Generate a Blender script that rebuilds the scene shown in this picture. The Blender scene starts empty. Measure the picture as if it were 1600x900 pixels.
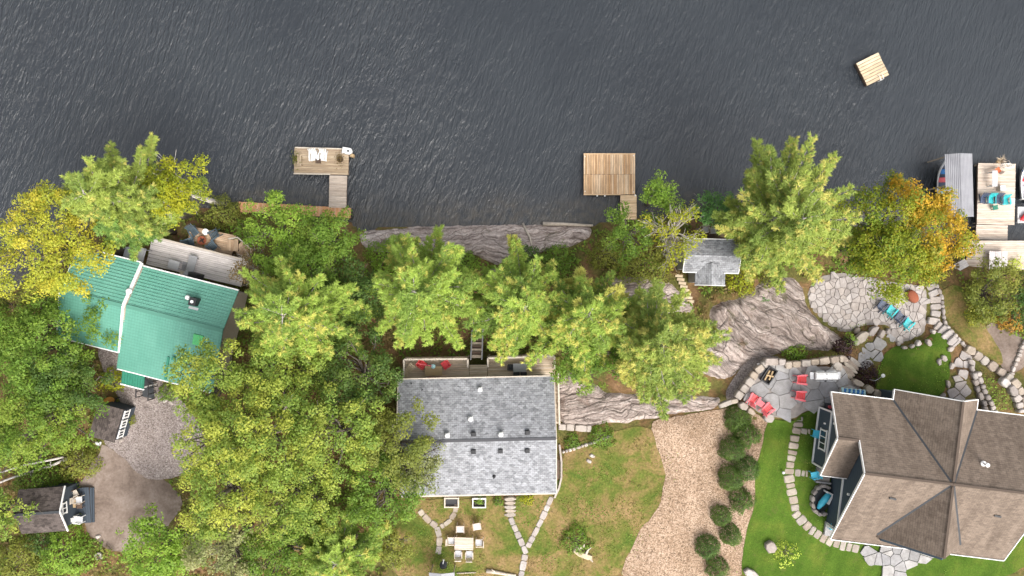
import bpy, math, random
import numpy as np
from mathutils import Vector, Matrix, geometry

# ------------------------------------------------------------------ camera, sky, sun, exposure
scene = bpy.context.scene
COL = scene.collection
CAM_H = 60.0          # metres above the lake
FPX = 1080.0          # focal length in pixels of the 1600 px wide photograph

cam_d = bpy.data.cameras.new("camera")
cam_d.sensor_width = 36.0
cam_d.lens = 36.0 * FPX / 1600.0
cam_d.clip_end = 2000.0
cam = bpy.data.objects.new("camera", cam_d)
cam.location = (0, 0, CAM_H)
COL.objects.link(cam)
scene.camera = cam

SUN_EL, SUN_AZ = math.radians(50), math.radians(148)   # azimuth clockwise from north (+Y)
world = bpy.data.worlds.new("World")
scene.world = world
world.use_nodes = True
wn = world.node_tree.nodes
wl = world.node_tree.links
sky = wn.new("ShaderNodeTexSky")
sky.sky_type = 'NISHITA'
sky.sun_disc = False
sky.sun_elevation = SUN_EL
sky.sun_rotation = SUN_AZ
sky.air_density = 1.0
sky.dust_density = 6.0
sky.ozone_density = 0.6
hs = wn.new("ShaderNodeHueSaturation")
hs.inputs["Saturation"].default_value = 0.28
wl.new(sky.outputs[0], hs.inputs["Color"])
wl.new(hs.outputs[0], wn["Background"].inputs[0])
wn["Background"].inputs[1].default_value = 0.15

sun_d = bpy.data.lights.new("sun", 'SUN')
sun_d.energy = 0.85
sun_d.angle = math.radians(35)
sun_d.color = (1.0, 0.95, 0.88)
sun = bpy.data.objects.new("sun", sun_d)
sdir = Vector((math.sin(SUN_AZ) * math.cos(SUN_EL), math.cos(SUN_AZ) * math.cos(SUN_EL), math.sin(SUN_EL)))
sun.rotation_euler = sdir.to_track_quat('Z', 'Y').to_euler()
sun.location = (30, -30, 50)
COL.objects.link(sun)

scene.view_settings.view_transform = 'Standard'
scene.view_settings.look = 'None'
scene.view_settings.exposure = 1.12
scene.view_settings.gamma = 1.0
scene.view_settings.use_curve_mapping = False

rnd = random.Random(7)
NR = np.random.default_rng(11)
PI = math.pi

# ------------------------------------------------------------------ helpers: numbers
def P(px, py, z=0.0):
    k = (CAM_H - z) / FPX
    return Vector(((px - 800) * k, (450 - py) * k, z))

def hash2(ix, iy, s):
    h = (ix.astype(np.int64) * 374761393 + iy.astype(np.int64) * 668265263 + s * 1442695041) & 0x7fffffff
    h = ((h ^ (h >> 13)) * 1274126177) & 0x7fffffff
    return ((h ^ (h >> 16)) & 0xffff) / 65535.0

def vnoise(x, y, s=0):
    x = np.asarray(x, float); y = np.asarray(y, float)
    ix = np.floor(x); iy = np.floor(y)
    fx = x - ix; fy = y - iy
    fx = fx * fx * (3 - 2 * fx); fy = fy * fy * (3 - 2 * fy)
    a = hash2(ix, iy, s); b = hash2(ix + 1, iy, s); c = hash2(ix, iy + 1, s); d = hash2(ix + 1, iy + 1, s)
    return (a * (1 - fx) + b * fx) * (1 - fy) + (c * (1 - fx) + d * fx) * fy

def fbm(x, y, s=0, o=4):
    v = 0; a = .5
    x = np.asarray(x, float); y = np.asarray(y, float)
    for i in range(o):
        v = v + a * vnoise(x, y, s + i * 17); x = x * 2.03; y = y * 2.03; a *= .5
    return v / (1 - .5 ** o)

def in_poly(x, y, poly):
    x = np.asarray(x, float); y = np.asarray(y, float)
    r = np.zeros(x.shape, bool)
    n = len(poly)
    for i in range(n):
        x0, y0 = poly[i][0], poly[i][1]; x1, y1 = poly[(i + 1) % n][0], poly[(i + 1) % n][1]
        if y0 == y1: continue
        c = ((y0 > y) != (y1 > y)) & (x < (x1 - x0) * (y - y0) / (y1 - y0) + x0)
        r ^= c
    return r

def dist_poly(x, y, poly, closed=True):
    x = np.asarray(x, float); y = np.asarray(y, float)
    d = np.full(x.shape, 1e9)
    n = len(poly)
    for i in range(n if closed else n - 1):
        ax, ay = poly[i][0], poly[i][1]; bx, by = poly[(i + 1) % n][0], poly[(i + 1) % n][1]
        ex, ey = bx - ax, by - ay
        t = np.clip(((x - ax) * ex + (y - ay) * ey) / (ex * ex + ey * ey + 1e-12), 0, 1)
        d = np.minimum(d, np.hypot(x - ax - t * ex, y - ay - t * ey))
    return d

def sstep(a, b, x):
    t = np.clip((x - a) / (b - a), 0, 1)
    return t * t * (3 - 2 * t)

# ------------------------------------------------------------------ terrain height
SHORE_PX = [(-400, 520), (0, 472), (28, 447), (70, 405), (150, 345), (225, 318), (320, 322), (372, 326), (470, 336), (548, 346),
            (562, 358), (650, 353), (740, 351), (850, 350), (925, 350), (1000, 341), (1060, 335), (1110, 347), (1200, 338),
            (1330, 350), (1430, 380), (1500, 390), (1600, 402), (2000, 430)]
shore_line = [tuple(P(a, b, 0).xy) for a, b in SHORE_PX]
land_poly = shore_line + [(600, -40), (600, -400), (-600, -400), (-600, -40)]
CTRL = [(40, 500, 1.6), (150, 420, 1.8), (300, 372, 1.9), (330, 335, .8), (250, 350, 1.2), (60, 600, 2.8), (220, 480, 3.0), (200, 620, 3.2),
        (200, 700, 3.3), (60, 800, 3.4), (180, 830, 3.4), (300, 880, 3.5), (420, 400, 1.5), (400, 500, 2.8), (400, 650, 3.4), (480, 800, 3.6),
        (560, 400, 1.3), (600, 450, 1.9), (600, 600, 3.0), (640, 400, 1.3), (740, 395, 1.2), (740, 450, 1.8), (740, 540, 2.2), (740, 600, 2.5),
        (740, 700, 3.6), (740, 790, 3.9), (740, 890, 4.0), (850, 790, 4.0), (850, 890, 4.0), (860, 380, 1.0), (860, 450, 1.9), (900, 560, 3.0),
        (880, 610, 3.2), (880, 655, 3.7), (950, 690, 4.1), (950, 800, 4.1), (950, 890, 4.1), (1050, 680, 4.2), (1080, 800, 4.2), (1050, 890, 4.2),
        (960, 400, 1.4), (1050, 430, 1.8), (1000, 500, 2.6), (1000, 600, 3.3), (1060, 610, 3.4), (1100, 600, 3.4), (1115, 410, 1.8), (1115, 360, 1.0),
        (1150, 480, 2.5), (1200, 450, 2.2), (1200, 520, 3.0), (1280, 520, 2.8), (1150, 560, 3.3), (1180, 585, 3.6), (1300, 480, 2.4), (1350, 470, 2.3),
        (1420, 480, 2.3), (1340, 430, 1.9), (1430, 410, 1.6), (1320, 545, 3.3), (1380, 530, 2.7), (1430, 560, 3.2), (1430, 600, 3.9), (1480, 470, 2.2),
        (1530, 440, 1.7), (1580, 440, 1.6), (1550, 520, 3.0), (1590, 560, 3.4), (1500, 560, 3.2), (1500, 600, 3.9), (1580, 620, 4.0),
        (1220, 750, 4.3), (1300, 870, 4.3), (1400, 750, 4.3), (1550, 750, 4.3), (1550, 890, 4.3), (1450, 890, 4.3), (1700, 700, 4.3), (-100, 650, 3), (-100, 850, 3.5)]
CT = np.array([list(P(a, b, c)) for a, b, c in CTRL])
PATIO_PX = [(1193, 567), (1222, 568), (1262, 574), (1300, 572), (1322, 588), (1338, 602), (1352, 612), (1330, 660), (1286, 640), (1270, 640), (1256, 642), (1240, 655),
            (1215, 652), (1192, 649), (1160, 626), (1166, 608), (1175, 592)]
TERR_PX = [(1308, 426), (1335, 430), (1365, 434), (1392, 441), (1414, 444), (1447, 448), (1448, 480), (1445, 505), (1444, 521), (1424, 531), (1400, 538), (1386, 523),
           (1392, 508), (1357, 508), (1340, 510), (1330, 520), (1316, 520), (1294, 508), (1270, 488), (1261, 465), (1266, 446), (1279, 433)]
FLATS = [([tuple(P(a, b, 4.32).xy) for a, b in PATIO_PX], 4.32, .5), ([tuple(P(a, b, 2.3).xy) for a, b in TERR_PX], 2.3, .6)]

def height(x, y):
    x = np.atleast_1d(np.asarray(x, float)); y = np.atleast_1d(np.asarray(y, float))
    num = np.zeros(x.shape); den = np.zeros(x.shape)
    for cx, cy, cz in CT:
        w = 1.0 / ((x - cx) ** 2 + (y - cy) ** 2 + .8) ** 2
        num += w * cz; den += w
    h = num / den
    h += (fbm(x * .35, y * .35, 3) - .5) * .25
    for poly, z, m in FLATS:
        ins = in_poly(x, y, poly); d = dist_poly(x, y, poly)
        t = np.where(ins, 1.0, 1 - sstep(0, m, d))
        h = h * (1 - t) + z * t
    d = dist_poly(x, y, shore_line, False)
    inside = in_poly(x, y, land_poly)
    up = .12 + (h - .12) * sstep(0, 2.2, d)
    return np.where(inside, up, -np.minimum(1.8, .25 + d * .5))

def gh(x, y): return float(height(x, y)[0])

def G(px, py, dz=0.0):
    z = 2.5
    for _ in range(5):
        p = P(px, py, z)
        z = gh(p.x, p.y)
    p = P(px, py, z)
    return Vector((p.x, p.y, z + dz))

# ------------------------------------------------------------------ helpers: scene objects
WM = {}
def thing(name, label, cat, loc=(0, 0, 0), rz=0.0, group=None, kind=None):
    o = bpy.data.objects.new(name, None)
    COL.objects.link(o)
    o.location = loc; o.rotation_euler = (0, 0, rz)
    o.empty_display_size = .3
    WM[o.name] = Matrix.Translation(Vector(loc)) @ Matrix.Rotation(rz, 4, 'Z')
    o["label"] = label
    if kind: o["kind"] = kind
    else: o["category"] = cat
    if group: o["group"] = group
    return o

def add(name, me, parent=None, mat=None, M4=None, world=False):
    o = bpy.data.objects.new(name, me)
    COL.objects.link(o)
    if mat is not None and len(me.materials) == 0: me.materials.append(mat)
    m = M4 if M4 is not None else Matrix.Identity(4)
    if parent is not None:
        o.parent = parent
        if world: m = WM[parent.name].inverted() @ m
        WM[o.name] = WM[parent.name] @ m
    else:
        WM[o.name] = m
    o.matrix_basis = m
    return o

def tag(o, label, cat=None, group=None, kind=None):
    o["label"] = label
    if kind: o["kind"] = kind
    elif cat: o["category"] = cat
    if group: o["group"] = group
    return o

class MB:
    def __init__(self):
        self.v = []; self.f = []; self.uv = None
    def face(self, pts):
        n = len(self.v); self.v += [tuple(p) for p in pts]; self.f.append(tuple(range(n, n + len(pts)))); return self
    def box(self, c, s, R=None):
        n = len(self.v); c = Vector(c)
        for dz in (-.5, .5):
            for dx, dy in ((-.5, -.5), (.5, -.5), (.5, .5), (-.5, .5)):
                p = Vector((dx * s[0], dy * s[1], dz * s[2]))
                if R is not None: p = R @ p
                self.v.append(tuple(c + p))
        for q in ((0, 3, 2, 1), (4, 5, 6, 7), (0, 1, 5, 4), (1, 2, 6, 5), (2, 3, 7, 6), (3, 0, 4, 7)):
            self.f.append(tuple(n + i for i in q))
        return self
    def beam(self, a, b, w, h, up=(0, 0, 1)):
        a = Vector(a); b = Vector(b); d = (b - a); L = d.length
        if L < 1e-6: return self
        x = d / L; u = Vector(up)
        if abs(x.dot(u)) > .98: u = Vector((0, 1, 0))
        y = u.cross(x).normalized(); z = x.cross(y)
        R = Matrix((x, y, z)).transposed()
        return self.box((a + b) / 2, (L, w, h), R)
    def tube(self, pts, rad, n=6, cap=True):
        pts = [Vector(p) for p in pts]
        if not hasattr(rad, '__len__'): rad = [rad] * len(pts)
        base = len(self.v)
        for i, p in enumerate(pts):
            d = (pts[min(i + 1, len(pts) - 1)] - pts[max(i - 1, 0)])
            d = d.normalized() if d.length > 1e-9 else Vector((0, 0, 1))
            u = Vector((0, 0, 1)) if abs(d.z) < .9 else Vector((1, 0, 0))
            a = u.cross(d).normalized(); b = d.cross(a)
            for k in range(n):
                t = 2 * PI * k / n
                self.v.append(tuple(p + (a * math.cos(t) + b * math.sin(t)) * rad[i]))
        for i in range(len(pts) - 1):
            for k in range(n):
                k2 = (k + 1) % n
                self.f.append((base + i * n + k, base + i * n + k2, base + (i + 1) * n + k2, base + (i + 1) * n + k))
        if cap:
            self.f.append(tuple(base + k for k in range(n))[::-1])
            self.f.append(tuple(base + (len(pts) - 1) * n + k for k in range(n)))
        return self
    def lathe(self, prof, c=(0, 0, 0), n=12, sx=1, sy=1):
        base = len(self.v)
        for r, z in prof:
            for k in range(n):
                t = 2 * PI * k / n
                self.v.append((c[0] + r * math.cos(t) * sx, c[1] + r * math.sin(t) * sy, c[2] + z))
        for i in range(len(prof) - 1):
            for k in range(n):
                k2 = (k + 1) % n
                self.f.append((base + i * n + k, base + i * n + k2, base + (i + 1) * n + k2, base + (i + 1) * n + k))
        self.f.append(tuple(base + k for k in range(n))[::-1])
        self.f.append(tuple(base + (len(prof) - 1) * n + k for k in range(n)))
        return self
    def prism(self, poly, z0, z1, inset=0.0):
        """poly: 2D points; z0 may be number; z1 top; small chamfer by inset"""
        n = len(poly); cx = sum(p[0] for p in poly) / n; cy = sum(p[1] for p in poly) / n
        a = 0
        for i in range(n):
            a += poly[i][0] * poly[(i + 1) % n][1] - poly[(i + 1) % n][0] * poly[i][1]
        if a < 0: poly = poly[::-1]
        b = len(self.v)
        rings = [(0, z0), (0, z1 - inset), (inset, z1)] if inset > 0 else [(0, z0), (0, z1)]
        for ins, z in rings:
            for p in poly:
                dx, dy = p[0] - cx, p[1] - cy
                r = math.hypot(dx, dy) + 1e-9
                k = max(.3, 1 - ins / r)
                self.v.append((cx + dx * k, cy + dy * k, z))
        for j in range(len(rings) - 1):
            for i in range(n):
                i2 = (i + 1) % n
                self.f.append((b + j * n + i, b + j * n + i2, b + (j + 1) * n + i2, b + (j + 1) * n + i))
        self.f.append(tuple(b + i for i in range(n))[::-1])
        self.f.append(tuple(b + (len(rings) - 1) * n + i for i in range(n)))
        return self
    def mesh(self, name="m", mat=None, smooth=False):
        me = bpy.data.meshes.new(name)
        me.from_pydata(self.v, [], self.f)
        if mat is not None: me.materials.append(mat)
        if smooth:
            me.polygons.foreach_set("use_smooth", [True] * len(me.polygons))
        me.update()
        return me
    def build(self, name, mat, parent=None, M4=None, world=False, smooth=False):
        return add(name, self.mesh(name, mat, smooth), parent, None, M4, world)

# ------------------------------------------------------------------ materials
class NT:
    def __init__(self, name):
        self.m = bpy.data.materials.new(name); self.m.use_nodes = True
        self.t = self.m.node_tree; self.n = self.t.nodes; self.l = self.t.links
        self.b = self.n["Principled BSDF"]
    def new(self, typ, **kw):
        nd = self.n.new(typ)
        for k, v in kw.items():
            if k.startswith('i_'): self.put(nd.inputs[k[2:].replace('_', ' ')], v)
            else: setattr(nd, k, v)
        return nd
    def put(self, sock, v):
        if isinstance(v, bpy.types.NodeSocket): self.l.new(v, sock)
        elif isinstance(v, bpy.types.Node): self.l.new(v.outputs[0], sock)
        else: sock.default_value = v
    def pos(self): return self.new("ShaderNodeNewGeometry").outputs["Position"]
    def obj(self): return self.new("ShaderNodeTexCoord").outputs["Object"]
    def uv(self): return self.new("ShaderNodeTexCoord").outputs["UV"]
    def rand(self): return self.new("ShaderNodeObjectInfo").outputs["Random"]
    def mapping(self, vec, scale=(1, 1, 1), rot=(0, 0, 0), loc=(0, 0, 0)):
        if any(rot) and scale != (1, 1, 1):
            vec = self.mapping(vec, (1, 1, 1), rot); rot = (0, 0, 0)
        nd = self.new("ShaderNodeMapping"); self.l.new(vec, nd.inputs[0])
        nd.inputs["Scale"].default_value = scale; nd.inputs["Rotation"].default_value = rot
        self.put(nd.inputs["Location"], loc)
        return nd.outputs[0]
    def noise(self, vec, scale, detail=4, rough=.6, dist=0.0):
        nd = self.new("ShaderNodeTexNoise"); self.l.new(vec, nd.inputs["Vector"])
        nd.inputs["Scale"].default_value = scale; nd.inputs["Detail"].default_value = detail
        nd.inputs["Roughness"].default_value = rough; nd.inputs["Distortion"].default_value = dist
        return nd.outputs[0]
    def voro(self, vec, scale, feature='F1', out="Distance", rnd_=1.0):
        nd = self.new("ShaderNodeTexVoronoi", feature=feature); self.l.new(vec, nd.inputs["Vector"])
        nd.inputs["Scale"].default_value = scale; nd.inputs["Randomness"].default_value = rnd_
        return nd.outputs[out]
    def ramp(self, fac, stops, interp='LINEAR'):
        nd = self.new("ShaderNodeValToRGB"); self.l.new(fac, nd.inputs[0])
        cr = nd.color_ramp; cr.interpolation = interp
        while len(cr.elements) > 1: cr.elements.remove(cr.elements[-1])
        cr.elements[0].position = stops[0][0]; cr.elements[0].color = c4(stops[0][1])
        for p, c in stops[1:]:
            e = cr.elements.new(p); e.color = c4(c)
        return nd.outputs[0]
    def mix(self, fac, a, b, mode='MIX'):
        nd = self.new("ShaderNodeMix", data_type='RGBA', blend_type=mode)
        self.put(nd.inputs[0], fac)
        for s, v in ((nd.inputs[6], a), (nd.inputs[7], b)):
            if isinstance(v, (tuple, list)): s.default_value = c4(v)
            else: self.put(s, v)
        return nd.outputs[2]
    def math(self, op, a, b=0.0, clamp=False):
        nd = self.new("ShaderNodeMath", operation=op); nd.use_clamp = clamp
        self.put(nd.inputs[0], a); self.put(nd.inputs[1], b)
        return nd.outputs[0]
    def bump(self, h, strength=.5, dist=.05, normal=None):
        nd = self.new("ShaderNodeBump"); self.l.new(h, nd.inputs["Height"])
        nd.inputs["Strength"].default_value = strength; nd.inputs["Distance"].default_value = dist
        if normal is not None: self.l.new(normal, nd.inputs["Normal"])
        return nd.outputs[0]
    def done(self, col, rough=.8, bump=None, spec=.3, metal=0.0):
        if isinstance(col, (tuple, list)): self.b.inputs["Base Color"].default_value = c4(col)
        else: self.l.new(col, self.b.inputs["Base Color"])
        self.put(self.b.inputs["Roughness"], rough)
        self.b.inputs["Specular IOR Level"].default_value = spec
        self.b.inputs["Metallic"].default_value = metal
        if bump is not None: self.l.new(bump, self.b.inputs["Normal"])
        return self.m

def c4(c): return (c[0], c[1], c[2], 1.0) if len(c) == 3 else tuple(c)
def sc(c, k): return tuple(min(1, x * k) for x in c)

def m_plain(name, col, rough=.6, var=.18, scale=6, spec=.3, metal=0, rand=.12, bump=.1):
    t = NT(name); o = t.obj()
    n = t.noise(o, scale, 5)
    c = t.ramp(n, [(.25, sc(col, 1 - var)), (.75, sc(col, 1 + var))])
    r = t.ramp(t.rand(), [(0, (1 - rand,) * 3), (1, (1 + 0 * rand,) * 3)])
    c = t.mix(1.0, c, r, 'MULTIPLY')
    return t.done(c, rough, t.bump(n, bump, .01), spec, metal)

def m_wood(name, cols, grey=None, rough=.75):
    """planks: local x is the length; colour differs from board to board"""
    t = NT(name); o = t.obj(); r = t.rand()
    off = t.new("ShaderNodeCombineXYZ"); t.put(off.inputs[0], t.math('MULTIPLY', r, 37.0)); t.put(off.inputs[1], t.math('MULTIPLY', r, 91.0))
    v = t.mapping(o, (1.2, 14, 14), loc=off.outputs[0])
    n = t.noise(v, 1.0, 5, .65, .6)
    n2 = t.noise(t.mapping(o, (.8, 2, 2), loc=off.outputs[0]), 1.0, 4)
    k = len(cols)
    base = t.ramp(r, [(i / max(1, k - 1), sc(c, 1.28)) for i, c in enumerate(cols)])
    g = t.ramp(n, [(.28, (.66, .63, .6)), (.60, (1.0, 1.0, 1.0))])
    c = t.mix(.75, base, g, 'MULTIPLY')
    w = t.ramp(n2, [(.35, (.78, .77, .77)), (.7, (1.06, 1.05, 1.04))])
    c = t.mix(1.0, c, w, 'MULTIPLY')
    return t.done(c, rough, t.bump(n, .3, .006), .25)

MAT = {}
def build_materials():
    # lake
    t = NT("lake_water"); p = t.pos()
    d = t.noise(p, .09, 3)
    a = t.mapping(p, (3.6, .75, 1), (0, 0, math.radians(15)))
    n1 = t.noise(a, 1.0, 5, .58, .55)
    b = t.mapping(p, (7.0, 2.0, 1), (0, 0, math.radians(24)))
    n2 = t.noise(b, 1.0, 4, .6, .4)
    big = t.noise(t.mapping(p, (.9, .22, 1), (0, 0, math.radians(12))), 1.0, 3)
    h = t.math('ADD', t.math('MULTIPLY', n1, t.math('ADD', .35, t.math('MULTIPLY', d, 1.1))), t.math('MULTIPLY', n2, .32))
    h = t.math('ADD', h, t.math('MULTIPLY', big, .7))
    gust = t.ramp(t.noise(t.mapping(p, (.05, .028, 1), (0, 0, .3)), 1.0, 3, .5), [(.34, (.45, .45, .45)), (.66, (1.25, 1.25, 1.25))])
    h = t.math('MULTIPLY', h, gust)
    c = t.ramp(d, [(.3, (.014, .0175, .022)), (.7, (.020, .0245, .029))])
    at = t.new('ShaderNodeAttribute', attribute_name='col')
    c = t.mix(t.math('MULTIPLY', at.outputs[2], t.ramp(t.noise(p, 1.3, 5), [(.35, (.1, .1, .1)), (.65, (1, 1, 1))])), c, (.060, .050, .036))
    MAT['water'] = t.done(c, .17, t.bump(h, 1.0, .18), .5)
    t.b.inputs["IOR"].default_value = 1.62
    # forest floor
    t = NT("forest_floor"); p = t.pos()
    n = t.noise(p, .55, 6, .65); n2 = t.noise(p, 4.5, 5, .7)
    c = t.ramp(n, [(.30, (.075, .085, .024)), (.46, (.135, .125, .042)), (.56, (.19, .118, .058)), (.72, (.25, .155, .09))])
    c = t.mix(.8, c, t.ramp(n2, [(.3, (.45, .45, .45)), (.7, (1.25, 1.2, 1.1))]), 'MULTIPLY')
    MAT['forest'] = t.done(c, .95, t.bump(n2, .8, .12), .1)
    # patchy lawn
    t = NT("patchy_lawn"); p = t.pos()
    n = t.noise(p, .42, 7, .66, .4); n2 = t.noise(p, 6.0, 5, .75); n3 = t.noise(p, 2.2, 4, .6)
    c = t.ramp(n, [(.34, (.075, .120, .022)), (.44, (.125, .140, .034)), (.52, (.200, .155, .062)), (.66, (.28, .190, .10))])
    c = t.mix(t.math('MULTIPLY', t.ramp(n3, [(.52, (0, 0, 0)), (.7, (1, 1, 1))]), .55), c, (.085, .130, .022))
    c = t.mix(.9, c, t.ramp(n2, [(.3, (.5, .5, .45)), (.7, (1.35, 1.3, 1.2))]), 'MULTIPLY')
    MAT['lawn'] = t.done(c, .95, t.bump(n2, .8, .05), .1)
    # mown lawn
    t = NT("mown_lawn"); p = t.pos()
    n = t.noise(p, .5, 5, .6, .3); n2 = t.noise(p, 9.0, 4, .7)
    n3 = t.noise(t.mapping(p, (1.6, .25, 1), (0, 0, .35)), 1.0, 3)
    c = t.ramp(n, [(.3, (.050, .100, .012)), (.5, (.070, .125, .016)), (.72, (.115, .150, .024))])
    c = t.mix(.7, c, t.ramp(n3, [(.35, (.78, .8, .75)), (.65, (1.15, 1.12, 1.1))]), 'MULTIPLY')
    c = t.mix(.8, c, t.ramp(n2, [(.3, (.6, .6, .6)), (.7, (1.25, 1.25, 1.2))]), 'MULTIPLY')
    cl = t.noise(p, 1.7, 6, .7)
    c = t.mix(t.ramp(cl, [(.56, (0, 0, 0)), (.68, (.55, .55, .55))]), c, (.10, .105, .03))
    MAT['mown'] = t.done(c, .95, t.bump(n2, .6, .04), .1)
    # gravels
    def gravel(name, cols, patch, s):
        t = NT(name); p = t.pos()
        vc = t.voro(p, s, out="Color")
        sep = t.new("ShaderNodeSeparateColor"); t.l.new(vc, sep.inputs[0])
        c = t.ramp(sep.outputs[0], [(0, cols[0]), (.35, cols[1]), (.7, cols[2]), (1, cols[3])])
        n = t.noise(p, .35, 5, .6)
        c = t.mix(.85, c, t.ramp(n, [(.32, patch), (.6, (1.05, 1.03, 1.0))]), 'MULTIPLY')
        n2 = t.noise(p, 3.2, 4, .7)
        c = t.mix(.5, c, t.ramp(n2, [(.3, (.78, .76, .74)), (.7, (1.12, 1.12, 1.12))]), 'MULTIPLY')
        trk = t.noise(t.mapping(p, (1.1, .10, 1), (0, 0, -.12)), 1.0, 3)
        c = t.mix(.55, c, t.ramp(trk, [(.36, (.80, .78, .76)), (.5, (1, 1, 1)), (.64, (1.1, 1.1, 1.1))]), 'MULTIPLY')
        dd = t.voro(p, s)
        return t.done(c, .9, t.bump(dd, -.8, .05), .2)
    MAT['gravel_pink'] = gravel("pink_gravel", [(.13, .09, .062), (.28, .198, .138), (.36, .262, .19), (.45, .355, .275)], (.80, .74, .66), 13)
    MAT['gravel_grey'] = gravel("grey_gravel", [(.12, .10, .093), (.215, .18, .168), (.265, .23, .217), (.36, .32, .305)], (.82, .80, .80), 14)
    t = NT("bare_dirt"); p = t.pos()
    n = t.noise(p, .45, 6, .62, .4); n2 = t.noise(p, 5, 5, .7)
    c = t.ramp(n, [(.3, (.125, .094, .075)), (.5, (.215, .168, .140)), (.7, (.29, .240, .21))])
    c = t.mix(.7, c, t.ramp(n2, [(.3, (.65, .63, .6)), (.7, (1.2, 1.2, 1.2))]), 'MULTIPLY')
    MAT['dirt'] = t.done(c, .95, t.bump(n2, .5, .05), .1)
    # bedrock
    def rock(name, rot, tint, moss):
        t = NT(name); p = t.pos()
        w2 = t.new("ShaderNodeVectorMath", operation='MULTIPLY_ADD')
        nc = t.new("ShaderNodeTexNoise"); t.l.new(p, nc.inputs["Vector"]); nc.inputs["Scale"].default_value = .22; nc.inputs["Detail"].default_value = 4
        t.l.new(nc.outputs[1], w2.inputs[0]); w2.inputs[1].default_value = (3.6, 3.6, 0); t.l.new(p, w2.inputs[2])
        band = t.noise(t.mapping(w2.outputs[0], (.22, 2.6, 1), (0, 0, rot)), 1.0, 8, .72, .15)
        fine = t.noise(t.mapping(w2.outputs[0], (.7, 6.5, 1), (0, 0, rot)), 1.0, 6, .75, .2)
        spk = t.noise(p, 5, 7, .8)
        c = t.ramp(band, [(.33, sc((.16, .128, .112), tint)), (.45, sc((.29, .240, .215), tint)), (.54, sc((.39, .330, .300), tint)), (.66, sc((.54, .475, .44), tint))])
        c = t.mix(.9, c, t.ramp(fine, [(.38, (.38, .335, .305)), (.47, (.9, .89, .88)), (.60, (1.14, 1.12, 1.10))]), 'MULTIPLY')
        c = t.mix(.75, c, t.ramp(spk, [(.35, (.5, .48, .46)), (.65, (1.25, 1.25, 1.25))]), 'MULTIPLY')
        crk = t.voro(t.mapping(w2.outputs[0], (.35, 1.1, 1), (0, 0, rot)), 1.0, 'DISTANCE_TO_EDGE')
        c = t.mix(t.ramp(crk, [(.0, (.55, .55, .55)), (.022, (0, 0, 0))]), c, (.045, .036, .03))
        lich = t.noise(p, .75, 7, .75, .6)
        c = t.mix(t.ramp(lich, [(.56, (0, 0, 0)), (.64, (moss,) * 3)]), c, (.080, .074, .034))
        rust = t.noise(t.mapping(p, (1, .5, 1), loc=(9, 4, 0)), .9, 6, .7)
        c = t.mix(t.ramp(rust, [(.58, (0, 0, 0)), (.70, (.6, .6, .6))]), c, (.19, .115, .08))
        hgt = t.math('ADD', t.math('MULTIPLY', band, .6), t.math('ADD', t.math('MULTIPLY', fine, .6), t.ramp(crk, [(0, (0, 0, 0)), (.05, (.3, .3, .3))])))
        return t.done(c, .9, t.bump(hgt, 1.0, .25), .2)
    MAT['rock'] = rock("banded_bedrock", math.radians(36), 1.12, .8)
    MAT['rock_shore'] = rock("shore_bedrock", math.radians(-5), 1.4, .45)
    MAT['rock_strip'] = rock("ledge_bedrock", math.radians(-3), 1.25, .3)
    # stones
    def stone(name, cols, s=2.2):
        t = NT(name); o = t.pos(); r = t.rand()
        c = t.ramp(r, [(i / (len(cols) - 1), k) for i, k in enumerate(cols)])
        n = t.noise(o, s, 6, .7); n2 = t.noise(o, 14, 4, .7)
        c = t.mix(.8, c, t.ramp(n, [(.3, (.68, .66, .64)), (.7, (1.18, 1.18, 1.18))]), 'MULTIPLY')
        c = t.mix(.6, c, t.ramp(n2, [(.3, (.75, .75, .75)), (.7, (1.15, 1.15, 1.15))]), 'MULTIPLY')
        return t.done(c, .85, t.bump(n, .5, .04), .25)
    MAT['flag'] = stone("flagstone", [(.35, .315, .295), (.40, .365, .345), (.30, .27, .255), (.38, .335, .305), (.43, .395, .375)])
    MAT['flag_grey'] = stone("grey_flagstone", [(.25, .245, .245), (.33, .32, .315), (.285, .28, .285), (.39, .375, .36), (.31, .30, .29)])
    MAT['sand_stone'] = stone("sandstone_block", [(.33, .27, .21), (.39, .335, .275), (.30, .245, .20), (.36, .325, .29), (.41, .355, .285)])
    MAT['boulder'] = stone("boulder", [(.34, .29, .255), (.44, .395, .36), (.28, .245, .225), (.50, .46, .43)])
    MAT['joint'] = m_plain("joint_sand", (.26, .232, .212), .95, .25, 3, .1)
    MAT['concrete'] = m_plain("concrete", (.40, .35, .31), .9, .18, 2.5, .2, rand=.05)
    # wood
    MAT['w_new'] = m_wood("new_cedar", [(.46, .29, .15), (.60, .43, .27), (.42, .25, .125), (.62, .48, .33), (.53, .36, .215)])
    MAT['w_gang'] = m_wood("pale_pine", [(.50, .36, .22), (.58, .44, .29), (.46, .33, .2)])
    MAT['w_old'] = m_wood("weathered_boards", [(.33, .25, .165), (.41, .325, .225), (.36, .275, .185), (.45, .37, .27), (.30, .225, .15)])
    MAT['w_orange'] = m_wood("stained_boards", [(.52, .26, .125), (.58, .32, .165), (.48, .25, .12), (.55, .36, .23)])
    MAT['w_grey'] = m_wood("silvered_boards", [(.52, .485, .47), (.59, .555, .535), (.48, .45, .435), (.55, .515, .495)])
    MAT['w_deck'] = m_wood("tan_boards", [(.44, .315, .205), (.52, .385, .265), (.40, .275, .175), (.48, .355, .25)])
    MAT['w_dock'] = m_wood("bleached_boards", [(.46, .385, .315), (.53, .46, .39), (.42, .345, .28), (.50, .43, .355)])
    MAT['w_cott'] = m_wood("cottage_deck_boards", [(.48, .37, .26), (.56, .46, .345), (.42, .32, .225), (.53, .44, .34), (.60, .51, .40)])
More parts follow.
